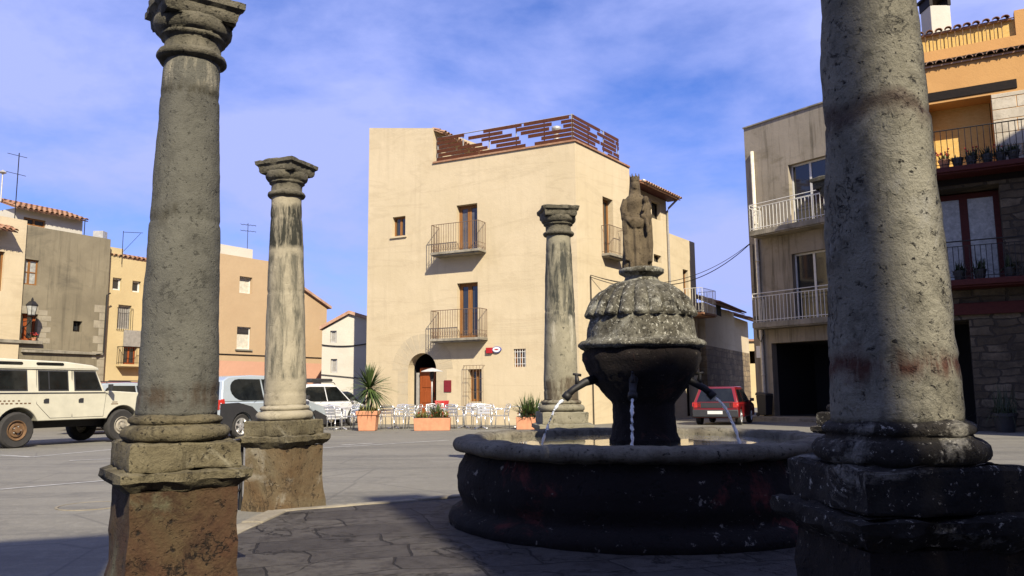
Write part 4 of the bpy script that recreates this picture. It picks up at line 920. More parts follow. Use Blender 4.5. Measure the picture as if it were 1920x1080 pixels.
# dressed stones beside the upper opening
mb = MB(); rr = random.Random(3)
for side in (0, 1):
    z = oA[2]; k = 0
    while z < oA[3] - .05:
        hh_ = min(rr.uniform(.28, .40), oA[3] - z); ln = (.55 if k % 2 else .85) * rr.uniform(.9, 1.15)
        u0 = oA[1] + .004 if side else oA[0] - ln - .004
        mb.wbox(WO, u0, u0 + ln, z + .008, z + hh_ - .008, -.01, .012 + rr.uniform(0, .006)); 
        if side: mb.wbox(WO, u0 + ln + .016, u0 + ln + .016 + rr.uniform(.4, .7), z + .01, z + hh_ - .01, -.01, .010)
        z += hh_; k += 1
    mb.build('quoins', 'ashlar', oh2, bev=.01); mb = MB()
tl = MB(); tiles(tl, WO.P(0, ze + .32, -1.12), WO.d, (WO.n + Vector((0, 0, -.30))).normalized(), int(WO.len / .25), pitch=.25, rows=3, r=.09); tl.build('eaves', 'tile_pale', oh2)
mb = MB(); mb.wbox(WO, 0, WO.len, ze + .002, ze + .07, -.3, .10); mb.build('eave_board', 'dark_wood', oh2)
# set-back attic: low orange wall, reed screen, railing, tile row
us, ue = WO.hit(1700, 70, -1.2)[0], WO.hit(1903, 40, -1.2)[0]
za, zb_ = WO.hit(1820, 82, -1.2)[1], WO.hit(1820, 48, -1.2)[1]
mb = MB(); mb.wbox(WO, 0, WO.len, ze + .1, za, -1.5, -1.2); mb.wbox(WO, ue, WO.len, za, WO.hit(1910, 18, -1.2)[1], -1.5, -1.2); mb.build('attic_wall', 'wall_orange', oh2)
MB().wbox(WO, us - .5, ue - .01, za + .002, zb_, -1.38, -1.33).build('reed_screen', 'blind', oh2)
mb = MB(); n = int((ue - us + .5) / .2)
for k in range(n): mb.tube([WO.P(us - .5 + k * .2, za, -1.24), WO.P(us - .5 + k * .2, zb_, -1.24)], .012, 4)
mb.tube([WO.P(us - .5, zb_, -1.24), WO.P(ue, zb_, -1.24)], .02, 5); mb.build('attic_railing', 'rust', oh2)
tl = MB(); tiles(tl, WO.P(us - .5, zb_ + .32, -2.0), WO.d, (WO.n + Vector((0, 0, -.4))).normalized(), int((ue - us + .5) / .25), pitch=.25, rows=2, r=.09); tl.build('attic_tiles', 'tile', oh2)
cpx = WO.P(WO.hit(1755, 40, -2.6)[0], 0, -2.6); zc = at_y(1755, 18, cpx.y).z
mb = MB(); mb.box(cpx.x - .32, cpx.x + .32, cpx.y - .3, cpx.y + .3, ze, zc); ch = mb.build('chimney', 'wall_white', oh2, bev=.02)
mb = MB(); 
for sx in (-.34, .24): mb.box(cpx.x + sx, cpx.x + sx + .1, cpx.y - .32, cpx.y + .32, zc + .002, zc + .3)
mb.box(cpx.x - .4, cpx.x + .4, cpx.y - .38, cpx.y + .38, zc + .302, zc + .38); mb.build('chimney_cap', 'dark_wood', ch)
b1 = balcony(WO, WO.hit(1700, 318)[0], WO.len - .2, oA[2], oh2, .75, 1.05, .14, 'red_wood', 'iron', .145, False, .011, .018)
b2 = balcony(WO, WO.hit(1700, 530)[0], WO.len - .2, oB[2], oh2, .75, 1.05, .16, 'red_wood', 'iron', .13, False, .011, .018, mid=.14)
# flower pots on the two balconies
def leaves(mb, c, n, ln, wd, spread, rnd, zbias=.6, droop=.5):
    for _ in range(n):
        a = rnd.uniform(0, 2 * math.pi); e = rnd.uniform(zbias, 1.0) * math.pi / 2; L_ = ln * rnd.uniform(.6, 1.1)
        d = Vector((math.cos(a) * math.cos(e), math.sin(a) * math.cos(e), math.sin(e))); s_ = d.cross(Vector((0, 0, 1))).normalized() * wd
        o = Vector(c) + Vector((rnd.uniform(-1, 1), rnd.uniform(-1, 1), rnd.uniform(-.2, .2))) * spread
        pts = []
        for k in range(4):
            t = k / 3; p = o + d * (L_ * t) + Vector((0, 0, -droop * L_ * t * t * math.cos(e))); wv = s_ * (1 - t * .92) ** .7
            pts += [p - wv, p + wv]
        mb.add(pts, [(0, 1, 3, 2), (2, 3, 5, 4), (4, 5, 7, 6)])
def pot(loc, label, r=.13, h=.22, pm='terracotta', lm='leaf', kind='bush', n=60, ln=.3, grp=None, flowers=0, seed=1):
    rn = random.Random(seed)
    t = thing('potted_plant', label, 'potted plant', loc, 0, grp)
    MB().lathe([(r * .7, 0), (r * .95, h * .82), (r * 1.05, h * .82), (r * 1.05, h), (r * .9, h), (r * .85, h * .9)], 16).build('pot', pm, t, 'auto')
    mb = MB(); leaves(mb, (0, 0, h * .9), n, ln, .02 if kind == 'bush' else .012, r * .7, rn, .15, .6); mb.build('foliage', lm, t)
    if flowers:
        mb = MB()
        for _ in range(flowers):
            c = Vector((rn.uniform(-1, 1) * ln * .6, rn.uniform(-1, 1) * ln * .6, h + rn.uniform(.3, .9) * ln)); q = .035
            mb.add([c + Vector((q, 0, 0)), c + Vector((0, q, 0)), c + Vector((-q, 0, 0)), c + Vector((0, -q, 0)), c + Vector((0, 0, q)), c + Vector((0, 0, -q))], [(0, 1, 4), (1, 2, 4), (2, 3, 4), (3, 0, 4), (1, 0, 5), (2, 1, 5), (3, 2, 5), (0, 3, 5)])
        mb.build('flowers', 'flower', t)
    return t
for i, (px, lb, fl, lm_, pm) in enumerate(((1771, 'red flowered pot, leftmost on the sunny upper balcony', 14, 'leaf_yellow', 'terracotta'), (1796, 'black pot with low leaves, second on the sunny upper balcony', 0, 'leaf_dark', 'plastic'), (1822, 'bushy dark plant with a few red flowers, third on the upper balcony', 5, 'leaf_dark', 'plastic'), (1852, 'spreading dark green plant, fourth on the upper balcony', 0, 'leaf_dark', 'plastic'), (1878, 'tall leafy plant near the right end of the upper balcony', 3, 'leaf_dark', 'plastic'), (1902, 'dark shrub at the right edge of the upper balcony', 0, 'leaf_dark', 'plastic'))):
    u, z = WO.hit(px, 310, .55); pot(WO.P(u, oA[2] + .001, .55), lb, .15, .25, pm, lm_, 'bush', 70 if i != 1 else 14, .32 if i != 1 else .18, 'pots on the upper balcony of the orange house', fl, i)
for i, (px, lb) in enumerate(((1800, 'dark plant pot left of the glass door on the shaded balcony'), (1838, 'dark plant pot in front of the glass door on the shaded balcony'), (1895, 'dark shrub pot right of the glass door on the shaded balcony'))):
    u, z = WO.hit(px, 520, .5); pot(WO.P(u, oB[2] + .001, .5), lb, .16, .26, 'plastic', 'leaf_dark', 'bush', 80, .38, 'pots on the shaded balcony of the orange house', 0, 20 + i)
u, z = WO.hit(1880, 740, .6); q = WO.P(u, 0, .6); t = pot((q.x, q.y, gz(q.x, q.y)), 'spiky dark plant in a tub before the rubble stone ground floor', .3, .5, 'plastic', 'leaf_dark', 'bl', 150, .95, None, 0, 44)

# cables between the town house and the white house
cb = thing('overhead_cables', 'two sagging black cables running from the cream house to the white house', 'cable', WS.P(.2, 6, .1))
def sag(a, b, s_, n=24): return [a.lerp(b, k / n) - Vector((0, 0, s_ * 4 * (k / n) * (1 - k / n))) for k in range(n + 1)]
A1 = WF.P(WF.len - .0, WS.hit(1105, 515)[1], 0) ; A1 = WS.P(WS.hit(1105, 516)[0], WS.hit(1105, 516)[1], .06)
B1 = WW.P(.02, WW.hit(1401, 458)[1], .02)
A2 = WR.P(WR.len - .1, WR.hit(1256, 535)[1], .15)
for a, b, s_, rr_ in ((A1, B1, .9, .014), (A2 + Vector((0, 0, .0)), B1 + Vector((0, 0, -.03)), .35, .02), (A1, A2, .2, .012)):
    rel(MB().tube(sag(a, b, s_), rr_, 5), cb).build('cable', 'iron', cb)
rel(MB().tube([A1, A1 - Vector((0, 0, 6.0))], .02, 5), cb).build('cable', 'iron', cb)

# ================================================================== LEFT SIDE OF THE SQUARE
azL = 28.0
g0 = (from_px(29, 32), 32.0); g1 = az_to_px(g0, azL, 190); WL = Wall(g0, g1)
gh = thing('grey_house', 'bare grey rendered house with two small windows behind the off-road car', 'house')
h0, h1 = WL.hit(29, 418)[1], WL.hit(192, 446)[1]; hg = (h0 + h1) / 2
oa = WL.rect(40, 486, 72, 534); ob2 = WL.rect(32, 588, 70, 638); oc = WL.rect(137, 602, 154, 622)
body(MB(), [g0, g1, (g1[0] - 8, g1[1] + 3), (g0[0] - 8, g0[1] + 3)], -.3, [h0, h1, h1, h0], {0: [oa, ob2, oc]}).build('wall', 'wall_grey', gh)
window(WL, oa, gh, .12, 'wood', 'glass_curtain', 2, 2, fw=.06); window(WL, ob2, gh, .2, 'door', 'glass', 2, 1, fw=.1, sill=None)
window(WL, oc, gh, .2, 'dark_wood', 'glass', 1)
mb = MB(); mb.wbox(WL, WL.hit(22, 0)[0] + .0, WL.hit(76, 640)[0], ob2[2] - .14, ob2[2] - .01, .002, .16); mb.build('sill', 'concrete', gh, bev=.01)
mb = MB(); zc1 = WL.hit(100, 660)[1]; mb.wbox(WL, .05, WL.len - .15, zc1 - .05, zc1 + .04, .002, .12); mb.tube([WL.P(0.05, zc1 + .08, .06), WL.P(WL.len - .1, zc1 + .02, .06)], .02, 5); mb.build('cornice', 'concrete', gh)
M['quoin_l'] = stone('grey_quoin', (0.38, 0.335, 0.245), (0.30, 0.26, 0.19), (0.2, 0.18, 0.13), 3, 0.3, 0.3, grain=0.05)
mb = MB(); rr = random.Random(8)
for k in range(6):
    z0 = ob2[2] - .1 + k * (ob2[3] - ob2[2] + .3) / 6; 
    mb.wbox(WL, ob2[1] + .003, ob2[1] + (.38 if k % 2 else .55), z0 + .01, z0 + (ob2[3] - ob2[2] + .3) / 6 - .01, -.01, .008)
mb.wbox(WL, ob2[0] - .35, ob2[1] + .0, ob2[3] + .003, ob2[3] + .3, -.01, .009)
mb.build('window_surround', 'quoin_l', gh); mb = MB()
for k in range(16):
    z0 = -.1 + k * .34
    if z0 < h1 * .62: mb.wbox(WL, WL.len - (.35 if k % 2 else .6), WL.len - .003, z0 + .01, z0 + .33, -.01, .007)
mb.build('quoins', 'quoin_l', gh)
mb = MB(); zt = WL.hit(186, 548)[1]; mb.tube([WL.P(WL.len + .05, zt, .1), WL.P(WL.len - .1, zt - .1, .09), WL.P(WL.len - .12, zc1, .09), WL.P(WL.len - .5, zc1 - .05, .16)], .035, 6); mb.build('downpipe', 'iron', gh, True)
p = WL.P(WL.len - .25, h1, -.4); mb = MB(); mb.box(p.x - .22, p.x + .22, p.y - .2, p.y + .2, h1 - .1, h1 + .35); mb.build('roof_vent', 'zinc', gh)
p = WL.P(WL.len - .75, h1, -.8); MB().tube([(p.x, p.y, h1 - .2), (p.x, p.y, h1 + .9)], .02, 5).build('roof_pole', 'iron', gh)
ft_ = pot(WL.P((ob2[0] + ob2[1]) / 2 + .25, ob2[2] + .001, .08), 'small red and green plant on the lower window sill of the grey house', .10, .12, 'terracotta', 'leaf', 'bush', 50, .22, None, 16, 55)
# white attic house behind the grey one
WT = Wall((g0[0] - 2.5 + .0, g0[1] + 2.2), (g1[0] - 1.3, g1[1] + 2.0))
at_l = az_to_px((from_px(10, 34.5), 34.5), azL, 2); at_r = az_to_px((from_px(10, 34.5), 34.5), azL, 134); WT = Wall(at_l, at_r)
hh0, hh1 = WT.hit(4, 386)[1], WT.hit(130, 408)[1]; hh_ = (hh0 + hh1) / 2
ah = thing('attic_house', 'white attic storey with a tiled roof showing above the grey house', 'house')
o1 = WT.rect(44, 410, 86, 424)
body(MB(), [at_l, at_r, (at_r[0] - 5, at_r[1] + 2.5), (at_l[0] - 5, at_l[1] + 2.5)], -.3, [hh_] * 4, {0: [o1]}).build('wall', 'wall_white', ah)
window(WT, o1, ah, .1, 'wood', 'glass', 2)
tl = MB(); tiles(tl, WT.P(-.2, hh_ + .62, -1.6), WT.d, (WT.n + Vector((0, 0, -.33))).normalized(), int((WT.len + .4) / .24), rows=5); tl.build('roof', 'tile', ah)
p = WT.P(WT.hit(16, 380)[0], hh_ + .3, -.6); mb = MB(); mb.tube([p, p + Vector((0, 0, 1.3))], .03, 6); mb.lathe([(.09, p.z + 1.25), (.16, p.z + 1.3), (.02, p.z + 1.42)], 12, (p.x, p.y)); mb.build('flue', 'zinc', ah)
# cream house at the left edge
e1 = az_to_px((from_px(28.5, 31.9), 31.9), azL - 2, 27); e0 = az_pt(e1, azL, -7); WX = Wall(e0, e1)
lh = thing('corner_house', 'cream house cut by the left edge of the picture, with a small red tiled canopy', 'house')
hx = WX.hit(14, 407)[1]; ox = WX.rect(-20, 470, 7, 545); oy = WX.rect(-20, 690, 8, 760)
body(MB(), [e0, e1, (e1[0] - 5, e1[1] + 2.5), (e0[0] - 5, e0[1] + 2.5)], -.3, [hx] * 4, {0: [ox]}).build('wall', 'wall_main', lh)
window(WX, ox, lh, .15, 'wood', 'glass', 2)
tl = MB(); u = WX.hit(16, 440)[0]; tiles(tl, WX.P(u - 1.9, WX.hit(10, 428)[1] + .1, -.05), WX.d, (WX.n + Vector((0, 0, -.4))).normalized(), 8, rows=2, rl=.36); tl.build('canopy', 'tile', lh)
# street lamp on a bracket
u, z = WX.hit(20, 600); sL = WL.hit(21, 580)
lp = thing('wall_lamp', 'black wrought iron lantern on a wall bracket beside the grey house window', 'street lamp', WL.P(0.02, WL.hit(21, 578, .6)[1], .6))
mb = MB(); q = [(.20, .0), (.11, -.34)]
mb.lathe([(.13, -.20), (.14, -.19), (.21, .17), (.20, .18)], 6, cap=True); mb.build('glass', 'glass_curtain', lp)
mb = MB(); mb.lathe([(.25, .18), (.25, .20), (.12, .34), (.05, .37), (.05, .43), (.02, .50)], 6); mb.lathe([(.15, -.24), (.15, -.20)], 6); 
for k in range(6):
    a = 2 * math.pi * k / 6; mb.tube([(.14 * math.cos(a), .14 * math.sin(a), -.2), (.21 * math.cos(a), .21 * math.sin(a), .18)], .012, 4)
mb.build('lantern_frame', 'iron', lp)
n_ = WL.n * -.58; mb = MB(); mb.tube([(0, 0, -.24), (0, 0, -.40), tuple(n_ * .5 + Vector((0, 0, -.62))), tuple(n_ + Vector((0, 0, -.7)))], .022, 6); mb.tube([tuple(n_ + Vector((0, 0, -.4))), tuple(n_ + Vector((0, 0, -.9)))], .03, 6); mb.tube([(0, 0, -.4), tuple(n_ + Vector((0, 0, -.45)))], .015, 5); mb.build('bracket', 'iron', lp)

# yellow house
y0 = az_to_px((g1[0] + .9, g1[1] + 2.5), azL, 186); y1 = az_to_px(y0, azL, 300); WY = Wall(y0, y1)
yh = thing('yellow_house', 'yellow rendered house with a shuttered balcony window, behind the nearest left column', 'house')
hy = WY.hit(240, 486)[1]
ow = [WY.rect(211, 521, 228, 544), WY.rect(248, 527, 264, 548), WY.rect(221, 572, 246, 617), WY.rect(231, 650, 256, 683)]
body(MB(), [y0, y1, (y1[0] - 6, y1[1] + 3), (y0[0] - 6, y0[1] + 3)], -.3, [hy] * 4, {0: ow}).build('wall', 'wall_yellow', yh)
for i, o in enumerate(ow): window(WY, o, yh, .15, ('white_metal', 'white_metal', 'zinc', 'door')[i], ('glass', 'glass', 'shutter', 'glass')[i], (1, 1, 1, 2)[i], (1, 1, 1, 1)[i])
mb = MB(); a = ow[3]; mb.wbox(WY, a[0] - .05, a[1] + .25, a[3] + .01, a[3] + .75, .01, .07); mb.build('roller_awning', 'shutter', yh)
balcony(WY, ow[3][0] - .35, ow[3][1] + .4, ow[3][2] - .02, yh, .4, .8, .1, 'wall_yellow', 'iron', .12, False)
f = grille(WY, (ow[2][0], ow[2][1], ow[2][2], ow[2][2] + .9), yh, 8, 2, .05, 'iron', .05)
mb = MB(); u = WY.hit(215, 480)[0]; mb.wbox(WY, u - .42, u + .42, hy - .1, WY.hit(215, 464)[1], -.5, .002); mb.build('chimney', 'wall_yellow', yh)
tl = MB(); tiles(tl, WY.P(0, hy + .3, -.8), WY.d, (WY.n + Vector((0, 0, -.3))).normalized(), int(WY.len / .24), rows=2); tl.build('roof', 'tile', yh)
an_ = thing('roof_antenna', 'thin bent television aerial on the yellow house chimney', 'antenna', WY.P(u + .3, hy, .1))
MB().tube([(0, 0, -.3), (0, 0, 1.2), (.0, 0, 1.25)], .015, 5).build('mast', 'iron', an_); mb = MB(); mb.tube([(0, 0, 1.2), (.9, 0, 1.15)], .012, 4); mb.tube([(.8, 0, 1.13), (.05, 0, .3)], .01, 4); mb.build('arms', 'iron', an_)

# peach house
p0_ = (from_px(398, 35.5), 35.5); p1_ = az_to_px(p0_, 33, 608); WP = Wall(p0_, p1_)
ph = thing('peach_house', 'large peach coloured house with a pink lower band behind the pale left column', 'house')
ha = WP.hit(412, 476)[1]; hb2 = WP.hit(500, 488)[1]; hm = (ha + hb2) / 2
zr = WP.hit(560, 539)[1]; zr2 = WP.hit(612, 577)[1]; ustep = WP.hit(530, 520)[0]; zband = WP.hit(450, 677)[1]
ow = [WP.rect(449, 519, 473, 550), WP.rect(444, 613, 470, 655)]
mb = MB(); back_ = Vector((-6, 3.5, 0))
WPa = Wall(p0_, (WP.P(ustep, 0).x, WP.P(ustep, 0).y)); WPb = Wall((WP.P(ustep, 0).x, WP.P(ustep, 0).y), p1_)
a3, b3 = WP.P(ustep, 0), WP.P(WP.len, 0)
body(mb, [p0_, (a3.x, a3.y), (a3.x - 6, a3.y + 3.9), (p0_[0] - 6, p0_[1] + 3.9)], zband, [hm] * 4, {0: ow})
zc_ = zr2 + (zr - zr2) * (WP.len - ustep) / (WP.len - WP.hit(560, 539)[0])
body(mb, [(a3.x, a3.y), p1_, (p1_[0] - 6, p1_[1] + 3.9), (a3.x - 6, a3.y + 3.9)], zband, [zc_, zr2, zr2, zc_], {})
mb.build('wall', 'wall_peach', ph)
body(MB(), [p0_, p1_, (p1_[0] - 6, p1_[1] + 3.9), (p0_[0] - 6, p0_[1] + 3.9)], -.3, [zband] * 4, {}, roof=False).build('lower_wall', 'wall_pink', ph)
mb = MB(); mb.hexa([WP.P(ustep, zc_ + .01, .15), WP.P(WP.len + .2, zr2 - .05, .15), WP.P(WP.len + .2, zr2 - .05, -6), WP.P(ustep, zc_ + .01, -6), WP.P(ustep, zc_ + .14, .15), WP.P(WP.len + .2, zr2 + .08, .15), WP.P(WP.len + .2, zr2 + .08, -6), WP.P(ustep, zc_ + .14, -6)]); mb.build('roof', 'tile_pale', ph)
window(WP, ow[0], ph, .2, 'white_metal', 'pale_shutter', 1, 1, fw=.05); f = window(WP, ow[1], ph, .12, 'white_metal', 'pale_shutter', 1, 1, fw=.05, sill='concrete')
a = ow[1]; MB().wbox(WP, a[0] + .06, a[1] - .06, a[3] - .32, a[3] - .08, -.115, -.10).build('dark_gap', 'glass', f)
zl1 = WP.hit(420, 664)[1]; mb = MB(); mb.tube([WP.P(0, zl1, .03), WP.P(WP.len, zl1, .03)], .022, 5); mb.build('cable', 'iron', ph)
mb = MB(); ptop = [WP.P(0, 0, -1), WP.P(WP.hit(474, 470, -1)[0], 0, -1), WP.P(WP.hit(474, 470, -1)[0], 0, -4), WP.P(0, 0, -4)]
hwh = WP.hit(440, 462, -1)[1]; body(mb, [(q.x, q.y) for q in ptop], hm - .1, [hwh] * 4, {}).build('roof_room', 'wall_white', ph)
an_ = thing('television_aerial', 'television aerial on the white roof room of the peach house', 'antenna', WP.P(WP.hit(472, 460, -1)[0] - .1, hwh, -1.2))
mb = MB(); mb.tube([(0, 0, -.2), (0, 0, 1.3)], .015, 5); mb.build('mast', 'iron', an_); mb = MB()
for z, l_ in ((1.25, .45), (.95, .4)):
    mb.tube([(-.35, 0, z), (.4, 0, z - .08)], .010, 4)
    for k in range(5): x = -.3 + k * .16; mb.tube([(x, -l_ * .5, z - .02 * k), (x, l_ * .5, z - .02 * k)], .006, 3)
mb.build('arms', 'iron', an_)
an_ = thing('roof_antenna', 'dark television aerial at the left picture edge above the cream house', 'antenna', (from_px(2, 33), 33, WX.hit(5, 400)[1]))
zt = at_y(2, 330, 33).z - an_.location.z; MB().tube([(0, 0, -.3), (0, 0, zt + 1.0)], .02, 5).build('mast', 'iron', an_)
mb = MB()
for z in (zt + .9, zt + .1): mb.tube([(-.5, 0, z + .1), (.35, 0, z - .12)], .012, 4)
mb.build('arms', 'iron', an_)

# white gabled house far left of the town house
Yw = 37.0; v0, v1 = (from_px(600, Yw), Yw), (from_px(700, Yw), Yw); WV = Wall(v0, v1)
vh = thing('gabled_house', 'small white gabled house between the peach house and the cream town house', 'house')
ur = WV.hit(655, 589)[0]; zr_ = WV.hit(655, 589)[1]; zl_ = WV.hit(612, 613)[1] - (WV.hit(655, 589)[1] - WV.hit(612, 613)[1]) * .25; zz = WV.hit(682, 598)[1]
ow = [WV.rect(619, 620, 631, 643), WV.rect(620, 673, 632, 699)]
pr = WV.P(ur, 0); mb = MB()
body(mb, [v0, (pr.x, pr.y), (pr.x, pr.y + 6), (v0[0], v0[1] + 6)], -.3, [zl_, zr_, zr_, zl_], {0: ow}); body(mb, [(pr.x, pr.y), v1, (v1[0], v1[1] + 6), (pr.x, pr.y + 6)], -.3, [zr_, zr_ - (zr_ - zz) * 1.6, zr_ - (zr_ - zz) * 1.6, zr_], {}); mb.build('wall', 'wall_white', vh)
for o in ow: window(WV, o, vh, .12, 'zinc', 'shutter', 1)
mb = MB(); 
for (ua, za_, ub, zb2) in ((-.1, zl_, ur, zr_), (ur, zr_, WV.len, zr_ - (zr_ - zz) * 1.6)):
    mb.hexa([WV.P(ua, za_ + .01, .15), WV.P(ub, zb2 + .01, .15), WV.P(ub, zb2 + .01, -6), WV.P(ua, za_ + .01, -6), WV.P(ua, za_ + .16, .15), WV.P(ub, zb2 + .16, .15), WV.P(ub, zb2 + .16, -6), WV.P(ua, za_ + .16, -6)])
mb.build('roof', 'tile_pale', vh)
z = WV.hit(650, 648)[1]; MB().tube(sag(WV.P(0, z + .05, .05), WV.P(WV.len, z + .15, .05), .12), .025, 5).build('cable', 'iron', vh)
z = WV.hit(650, 712)[1]; MB().tube([WV.P(0, z + .25, .05), WV.P(WV.len, z, .05)], .018, 5).build('cable', 'iron', vh)

# ================================================================== VEHICLES
def low_outline(x0, x1, zb, top, wheels, zr=None, ra=.08):
    """bottom edge from rear to front with wheel arches, then the top edge back"""
    p = [(x0, zb + .08), (x0 + .06, zb)]
    for xc, r in wheels:
        rr = r + ra; zc = r; a0 = math.asin(max(-1, min(1, (zb - zc) / rr)))
        n = 12
        for k in range(n + 1):
            a = math.pi - a0 - (math.pi - 2 * a0) * k / n; p.append((xc + rr * math.cos(a), zc + rr * math.sin(a)))
    p += [(x1 - .06, zb), (x1, zb + .08)]
    return p + top
def make_wheel(parent, x, y, r, wdt, side, hub, spokes, hr=.64):
    sg_ = 1 if side > 0 else -1
    f = lambda a, b, c: (x + a, y + sg_ * c, r + b)
    n = 40; mb = MB(); pr = [(r * hr, -wdt / 2 + .02), (r * .9, -wdt / 2), (r * .98, -wdt / 2 + .03), (r, -wdt * .2), (r, wdt * .2), (r * .98, wdt / 2 - .03), (r * .9, wdt / 2), (r * hr, wdt / 2 - .02), (r * hr, -wdt / 2 + .02)]
    for q, yy in pr:
        for k in range(n):
            a = 2 * math.pi * k / n; t = 1 + (.018 if (k % 2 and q > r * .97 and wdt > .2) else 0); mb.v.append(Vector(f(q * t * math.cos(a), q * t * math.sin(a), yy)))
    for i in range(len(pr) - 1):
        for k in range(n): mb.f.append([i * n + k, i * n + (k + 1) % n, (i + 1) * n + (k + 1) % n, (i + 1) * n + k])
    w_ = mb.build('wheel', 'tyre', parent, 'auto')
    mb = MB(); R1 = r * hr
    def ringp(pr2, n2=32):
        b = len(mb.v)
        for q, yy in pr2:
            for k in range(n2): a = 2 * math.pi * k / n2; mb.v.append(Vector(f(q * math.cos(a), q * math.sin(a), yy)))
        for i in range(len(pr2) - 1):
            for k in range(n2): mb.f.append([b + i * n2 + k, b + i * n2 + (k + 1) % n2, b + (i + 1) * n2 + (k + 1) % n2, b + (i + 1) * n2 + k])
        e = b + (len(pr2) - 1) * n2; mb.f.append([e + k for k in range(n2)])
    o = wdt / 2
    if spokes:
        ringp([(R1 * 1.02, o - .03), (R1, o - .005), (R1 * .93, o - .01), (R1 * .90, o - .05), (R1 * .2, o - .06)])
        for k in range(spokes):
            a = 2 * math.pi * k / spokes + .3; c, s_ = math.cos(a), math.sin(a)
            def sp(rad, tw, yy): return f(c * rad - s_ * tw, s_ * rad + c * tw, yy)
            mb.hexa([sp(.02, -.045, o - .055), sp(.02, .045, o - .055), sp(R1 * .93, .032, o - .05), sp(R1 * .93, -.032, o - .05), sp(.02, -.04, o - .015), sp(.02, .04, o - .015), sp(R1 * .93, .026, o - .008), sp(R1 * .93, -.026, o - .008)])
        rim_ = mb.build('rim', hub, w_, 'auto')
        mb = MB(); n2 = 32
        for k in range(spokes):
            a0 = 2 * math.pi * k / spokes + .3 + .28; a1 = 2 * math.pi * (k + 1) / spokes + .3 - .28
            P = [f(q * math.cos(a), q * math.sin(a), o - .052) for q, a in ((R1 * .86, a0 - .08), (R1 * .86, (a0 + a1) / 2), (R1 * .86, a1 + .08), (R1 * .34, (a0 + a1) / 2))]
            mb.add(P, [(0, 1, 2, 3)])
        mb.build('spoke_gaps', 'plastic', w_)
    else:
        ringp([(R1 * 1.02, o - .03), (R1, o), (R1 * .93, o - .005), (R1 * .86, o - .045), (R1 * .74, o - .05), (R1 * .66, o - .02), (R1 * .5, o - .015), (R1 * .42, o - .035), (R1 * .3, o - .035), (R1 * .27, o + .03), (R1 * .12, o + .035)])
        mb.build('rim', hub, w_, 'auto')
        mb = MB()
        for k in range(5):
            a = 2 * math.pi * k / 5; c_ = f(R1 * .38 * math.cos(a), R1 * .38 * math.sin(a), o - .02); mb.tube([c_, (c_[0], c_[1] + sg_ * .02, c_[2])], .014, 6)
        mb.build('wheel_nuts', 'zinc', w_)
    return w_
class Car:
    def __init__(s, name, label, x, y, az, wd, belt, k, group=None, cat='car'):
        s.t = thing(name, label, cat, (x, y, gz(x, y)), R(90 - az), group); s.w = wd / 2; s.belt = belt; s.k = k
    def yw(s, z, off=0): return s.w + off - max(0, z - s.belt) * s.k
    def prism(s, name, poly, mat, off=0, bev=.02, parent=None, wmul=1):
        mb = MB(); n = len(poly)
        vs = [(x, s.yw(z, off) * wmul, z) for x, z in poly] + [(x, -s.yw(z, off) * wmul, z) for x, z in poly]
        fs = [list(range(n)), list(range(2 * n - 1, n - 1, -1))] + [[(i + 1) % n, i, n + i, n + (i + 1) % n] for i in range(n)]
        mb.add(vs, fs); return mb.build(name, mat, parent or s.t, 'auto', bev=bev)
    def side(s, name, poly, mat, side, off=.004, th=.012, parent=None, bev=0):
        mb = MB(); n = len(poly)
        vs = [(x, side * s.yw(z, off), z) for x, z in poly] + [(x, side * s.yw(z, off - th), z) for x, z in poly]
        fs = [list(range(n)), list(range(2 * n - 1, n - 1, -1))] + [[(i + 1) % n, i, n + i, n + (i + 1) % n] for i in range(n)]
        mb.add(vs, fs); return mb.build(name, mat, parent or s.t, bev=bev)
    def line(s, pts, side, mat='plastic', r=.006, name='door_seam'):
        return MB().tube([(x, side * s.yw(z, .002), z) for x, z in pts], r, 4).build(name, mat, s.t)
    def cross(s, name, a, b, mat, inset=.08, off=.008, parent=None, fa=0.06, fb=0.06):
        """glass across the car between outline points a (low) and b (high)"""
        (xa, za), (xb, zb) = a, b; d = Vector((xb - xa, zb - za)); nrm = Vector((d.y, -d.x)).normalized(); 
        if (nrm.x > 0) != (xa > 0 if abs(xa) > abs(xb) else xb > 0): nrm = -nrm
        xa2, za2 = xa + d.x * fa, za + d.y * fa; xb2, zb2 = xb - d.x * fb, zb - d.y * fb
        P = []
        for (x, z) in ((xa2, za2), (xb2, zb2)):
            w_ = s.yw(z) - inset
            for o in (off, off - .015): P += [(x + nrm.x * o, w_, z + nrm.y * o), (x + nrm.x * o, -w_, z + nrm.y * o)]
        mb = MB().add(P, [(0, 1, 5, 4), (2, 3, 7, 6), (0, 1, 3, 2), (4, 5, 7, 6), (0, 2, 6, 4), (1, 3, 7, 5)]); return mb.build(name, mat, parent or s.t)

